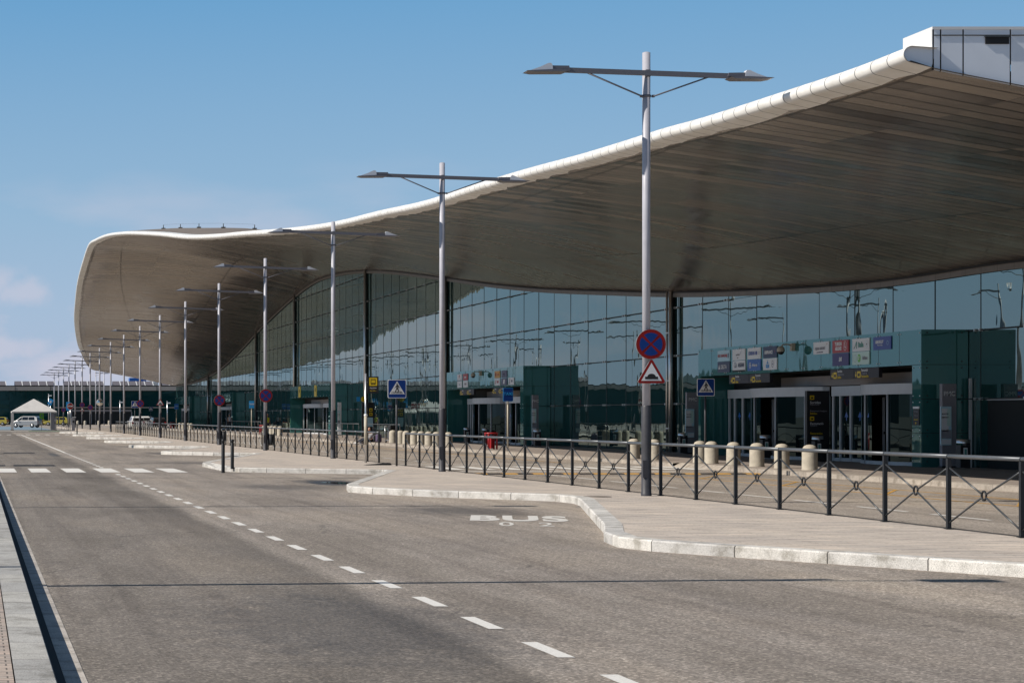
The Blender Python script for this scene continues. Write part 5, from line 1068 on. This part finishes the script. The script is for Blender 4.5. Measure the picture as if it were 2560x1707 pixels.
# ------------------------------------------------------------------ people
def skin_mesh(name, nodes, edges, m, parent, sub=2):
    me = bpy.data.meshes.new(name); me.from_pydata([n_[:3] for n_ in nodes], edges, [])
    o = bpy.data.objects.new(name, me); COL.objects.link(o)
    sk = o.modifiers.new('s', 'SKIN'); sk.use_smooth_shade = True
    for v, n_ in zip(me.skin_vertices[0].data if me.skin_vertices else [], nodes): v.radius = (n_[3], n_[3])
    o.modifiers.new('u', 'SUBSURF').levels = sub
    bpy.context.view_layer.update()
    me2 = bpy.data.meshes.new_from_object(o.evaluated_get(bpy.context.evaluated_depsgraph_get())); bpy.data.objects.remove(o)
    me2.materials.clear(); me2.materials.append(M[m]); r = bpy.data.objects.new(name, me2); COL.objects.link(r); r.parent = parent; return r
def limb(b, pts, rs, m, n=10): b.tube(pts, rs, m, n)
def head(t, c, hair='hair', yaw=0):
    b = MB(); rot = Matrix.Rotation(yaw, 3, 'Z'); c = Vector(c)
    prof = [(0, -.115), (.04, -.108), (.062, -.07), (.074, -.02), (.078, .03), (.072, .075), (.045, .108), (0, .12)]
    b.lathe(prof, c, 'skin', 14); o = b.build('head_skin', t)
    for v in o.data.vertices:
        d = v.co-c; d.y *= 1.2; v.co = c+rot @ d
    b = MB()                                             # nose, ears, eyes and mouth
    P_ = lambda x, y, z: tuple(c+rot @ Vector((x, y, z)))
    b.face([P_(-.012, -.085, -.02), P_(.012, -.085, -.02), P_(0, -.115, -.022)], 'skin'); b.face([P_(-.012, -.085, -.02), P_(0, -.115, -.022), P_(0, -.088, .025)], 'skin'); b.face([P_(.012, -.085, -.02), P_(0, -.088, .025), P_(0, -.115, -.022)], 'skin')
    for s in (-1, 1): b.box(P_(s*.03, -.088, .012), (.022, .01, .010), 'plastic', yaw); b.box(P_(s*.08, .0, -.005), (.014, .03, .05), 'skin', yaw)
    b.box(P_(0, -.088, -.055), (.04, .008, .008), 'crimson', yaw); b.build('face_features', t)
    b = MB(); b.lathe([(.083, .0), (.086, .04), (.076, .09), (.045, .122), (0, .13)], c+rot @ Vector((0, .014, 0)), hair, 14); b.build('hair', t)
def hand(b, p, d, m='skin'):
    p = Vector(p); d = Vector(d).normalized(); s_ = d.cross(Vector((0, 0, 1)));  s_ = s_.normalized() if s_.length > .1 else Vector((1, 0, 0)); dn = Vector((0, 0, -1))
    b.tube([p, p+d*.085], [.030, .036], m, 8)
    for k, ln in enumerate((.07, .08, .075, .06)):
        q_ = p+d*.08+s_*(-.027+.018*k); b.tube([q_, q_+d*ln*.55, q_+d*ln*.85+dn*.025], [.009, .008, .007], m, 5)
    b.tube([p+d*.02-s_*.03, p+d*.05-s_*.055, p+d*.08-s_*.055+dn*.01], [.011, .010, .008], m, 5)
# seated person on the kerb, legs stretched towards the road
t = thing('person', 'person in a white top and dark trousers sitting on the terminal kerb beside luggage', 'person', (24.45, 125.0, .14), R(0))
def body_seated():
    hip = (0, 0, .12)
    nodes = [(0, 0, .13, .15), (.0, .0, .32, .13), (.01, 0, .48, .15), (.01, 0, .58, .07), (.0, 0, .66, .055),
             (-.18, 0, .52, .055), (-.24, -.05, .30, .045), (-.14, -.18, .22, .036), (.20, 0, .52, .055), (.26, -.05, .30, .045), (.10, -.18, .20, .036),
             (-.10, -.04, .11, .09), (-.42, -.12, .22, .065), (-.82, -.14, -.02, .045), (.06, -.06, .11, .09), (-.30, -.24, .24, .065), (-.70, -.28, -.04, .045)]
    edges = [(0, 1), (1, 2), (2, 3), (3, 4), (2, 5), (5, 6), (6, 7), (2, 8), (8, 9), (9, 10), (0, 11), (11, 12), (12, 13), (0, 14), (14, 15), (15, 16)]
    return nodes, edges
nd, ed = body_seated(); skin_mesh('body', nd, ed, 'skin', t)
tn = [0, 1, 2, 5, 8]; skin_mesh('white_top', [(*nd[i][:3], nd[i][3]*1.12) for i in (0, 1, 2, 3, 5, 6, 8, 9)], [(0, 1), (1, 2), (2, 3), (2, 4), (4, 5), (2, 6), (6, 7)], 'shirt', t)
skin_mesh('trousers', [(*nd[i][:3], nd[i][3]*1.15) for i in (0, 11, 12, 13, 14, 15, 16)], [(0, 1), (1, 2), (2, 3), (0, 4), (4, 5), (5, 6)], 'trouser', t)
head(t, (-.01, -.02, .79), yaw=-.2)
b = MB(); hand(b, (-.14, -.18, .22), (.5, -.5, -.1)); hand(b, (.10, -.18, .20), (-.5, -.5, -.1)); b.build('hands', t)
for x, y, z in ((-.88, -.16, -.07), (-.77, -.30, -.08)): b = MB(); b.tube([(x+.06, y, z-.02), (x-.04, y-.02, z-.02), (x-.17, y-.03, z+.05)], [.045, .05, .035], 'swhite', 8); b.build('shoe', t)
# standing worker in a yellow vest
def standing(x, y, rz, label, top_='hiviz'):
    t = thing('person', label, 'person', (x, y, .14), rz)
    nd = [(0, 0, .95, .14), (0, 0, 1.18, .12), (0, 0, 1.38, .15), (0, 0, 1.48, .065), (0, 0, 1.55, .055), (-.2, 0, 1.42, .055), (-.25, -.02, 1.15, .042), (-.24, -.14, .92, .033), (.2, 0, 1.42, .055), (.26, .02, 1.15, .042), (.25, -.06, .90, .033), (-.1, 0, .88, .09), (-.11, -.04, .5, .062), (-.12, .02, .1, .042), (.1, 0, .88, .09), (.12, .03, .5, .062), (.13, .08, .1, .042)]
    ed = [(0, 1), (1, 2), (2, 3), (3, 4), (2, 5), (5, 6), (6, 7), (2, 8), (8, 9), (9, 10), (0, 11), (11, 12), (12, 13), (0, 14), (14, 15), (15, 16)]
    skin_mesh('body', nd, ed, 'skin', t); skin_mesh('vest', [(*nd[i][:3], nd[i][3]*1.14) for i in (0, 1, 2, 3, 5, 8)], [(0, 1), (1, 2), (2, 3), (2, 4), (2, 5)], top_, t)
    skin_mesh('trousers', [(*nd[i][:3], nd[i][3]*1.15) for i in (0, 11, 12, 13, 14, 15, 16)], [(0, 1), (1, 2), (2, 3), (0, 4), (4, 5), (5, 6)], 'trouser', t)
    head(t, (0, -.01, 1.68)); b = MB(); hand(b, nd[7][:3], (0, -.5, -.8)); hand(b, nd[10][:3], (0, -.2, -1)); b.build('hands', t)
    for s in (-.12, .13): b = MB(); b.tube([(s, .06 if s < 0 else .12, .04), (s, -.04, .045), (s*1.1, -.17, .03)], [.04, .05, .035], 'plastic', 8); b.build('shoe', t)
standing(26.6, 183.5, .4, 'person in a yellow vest standing by the bollards left of the third entrance')
standing(28.8, 228, 0, 'far person in a white top standing before the fourth entrance', 'shirt')
# luggage trolley with bags
t = thing('luggage_trolley', 'silver luggage trolley standing beside the seated person', 'trolley', (25.15, 121.8, .14), .3)
b = MB()
for s in (-.25, .25): b.tube([(s, .3, .12), (s, -.35, .18)], .018, 'steel', 6); b.tube([(s, .3, .12), (s, .38, 1.0)], .018, 'steel', 6)
b.tube([(-.25, .38, 1.0), (.25, .38, 1.0)], .022, 'steel', 6); b.tube([(-.25, -.35, .18), (.25, -.35, .18)], .018, 'steel', 6); b.box((0, -.02, .17), (.5, .62, .02), 'steel'); b.build('frame', t)
for x, y in ((-.22, .28), (.22, .28), (0, -.3)): b = MB(); b.lathe([(0, -.02), (.09, -.02), (.09, .02), (0, .02)], (x, y, .09), 'tyre', 12, 'X'); b.build('wheel', t)
def bagobj(loc, d, m, label):
    b = MB(); b.box((0, 0, d[2]/2), d, m); o = b.build('travel_bag', None, loc); mod = o.modifiers.new('b', 'BEVEL'); mod.width = min(d)*.25; mod.segments = 3; o.rotation_euler = (0, 0, .3)
    tag(o, label, 'bag', 'bags around the trolley'); h = MB(); h.tube([(-d[0]*.25, 0, d[2]-.01), (-d[0]*.2, 0, d[2]+.09), (d[0]*.2, 0, d[2]+.09), (d[0]*.25, 0, d[2]-.01)], .012, 'plastic', 5); h.build('handle', o)
bagobj((25.15, 121.7, .33), (.5, .32, .55), 'bag', 'big charcoal suitcase lying lowest on the luggage trolley'); bagobj((25.2, 121.7, .90), (.52, .3, .30), 'plastic', 'black soft bag on top of the charcoal suitcase')
bagobj((24.85, 124.2, .14), (.32, .3, .5), 'lilac', 'lilac backpack standing between the person and the trolley'); bagobj((24.75, 124.9, .14), (.30, .28, .42), 'bag', 'dark backpack leaning at the seated person'); bagobj((24.2, 125.4, .02), (.62, .3, .22), 'totem', 'pale grey holdall lying in the gutter under the legs')
bagobj((25.6, 120.6, .14), (.35, .3, .45), 'bag', 'dark wheeled bag to the right of the trolley')
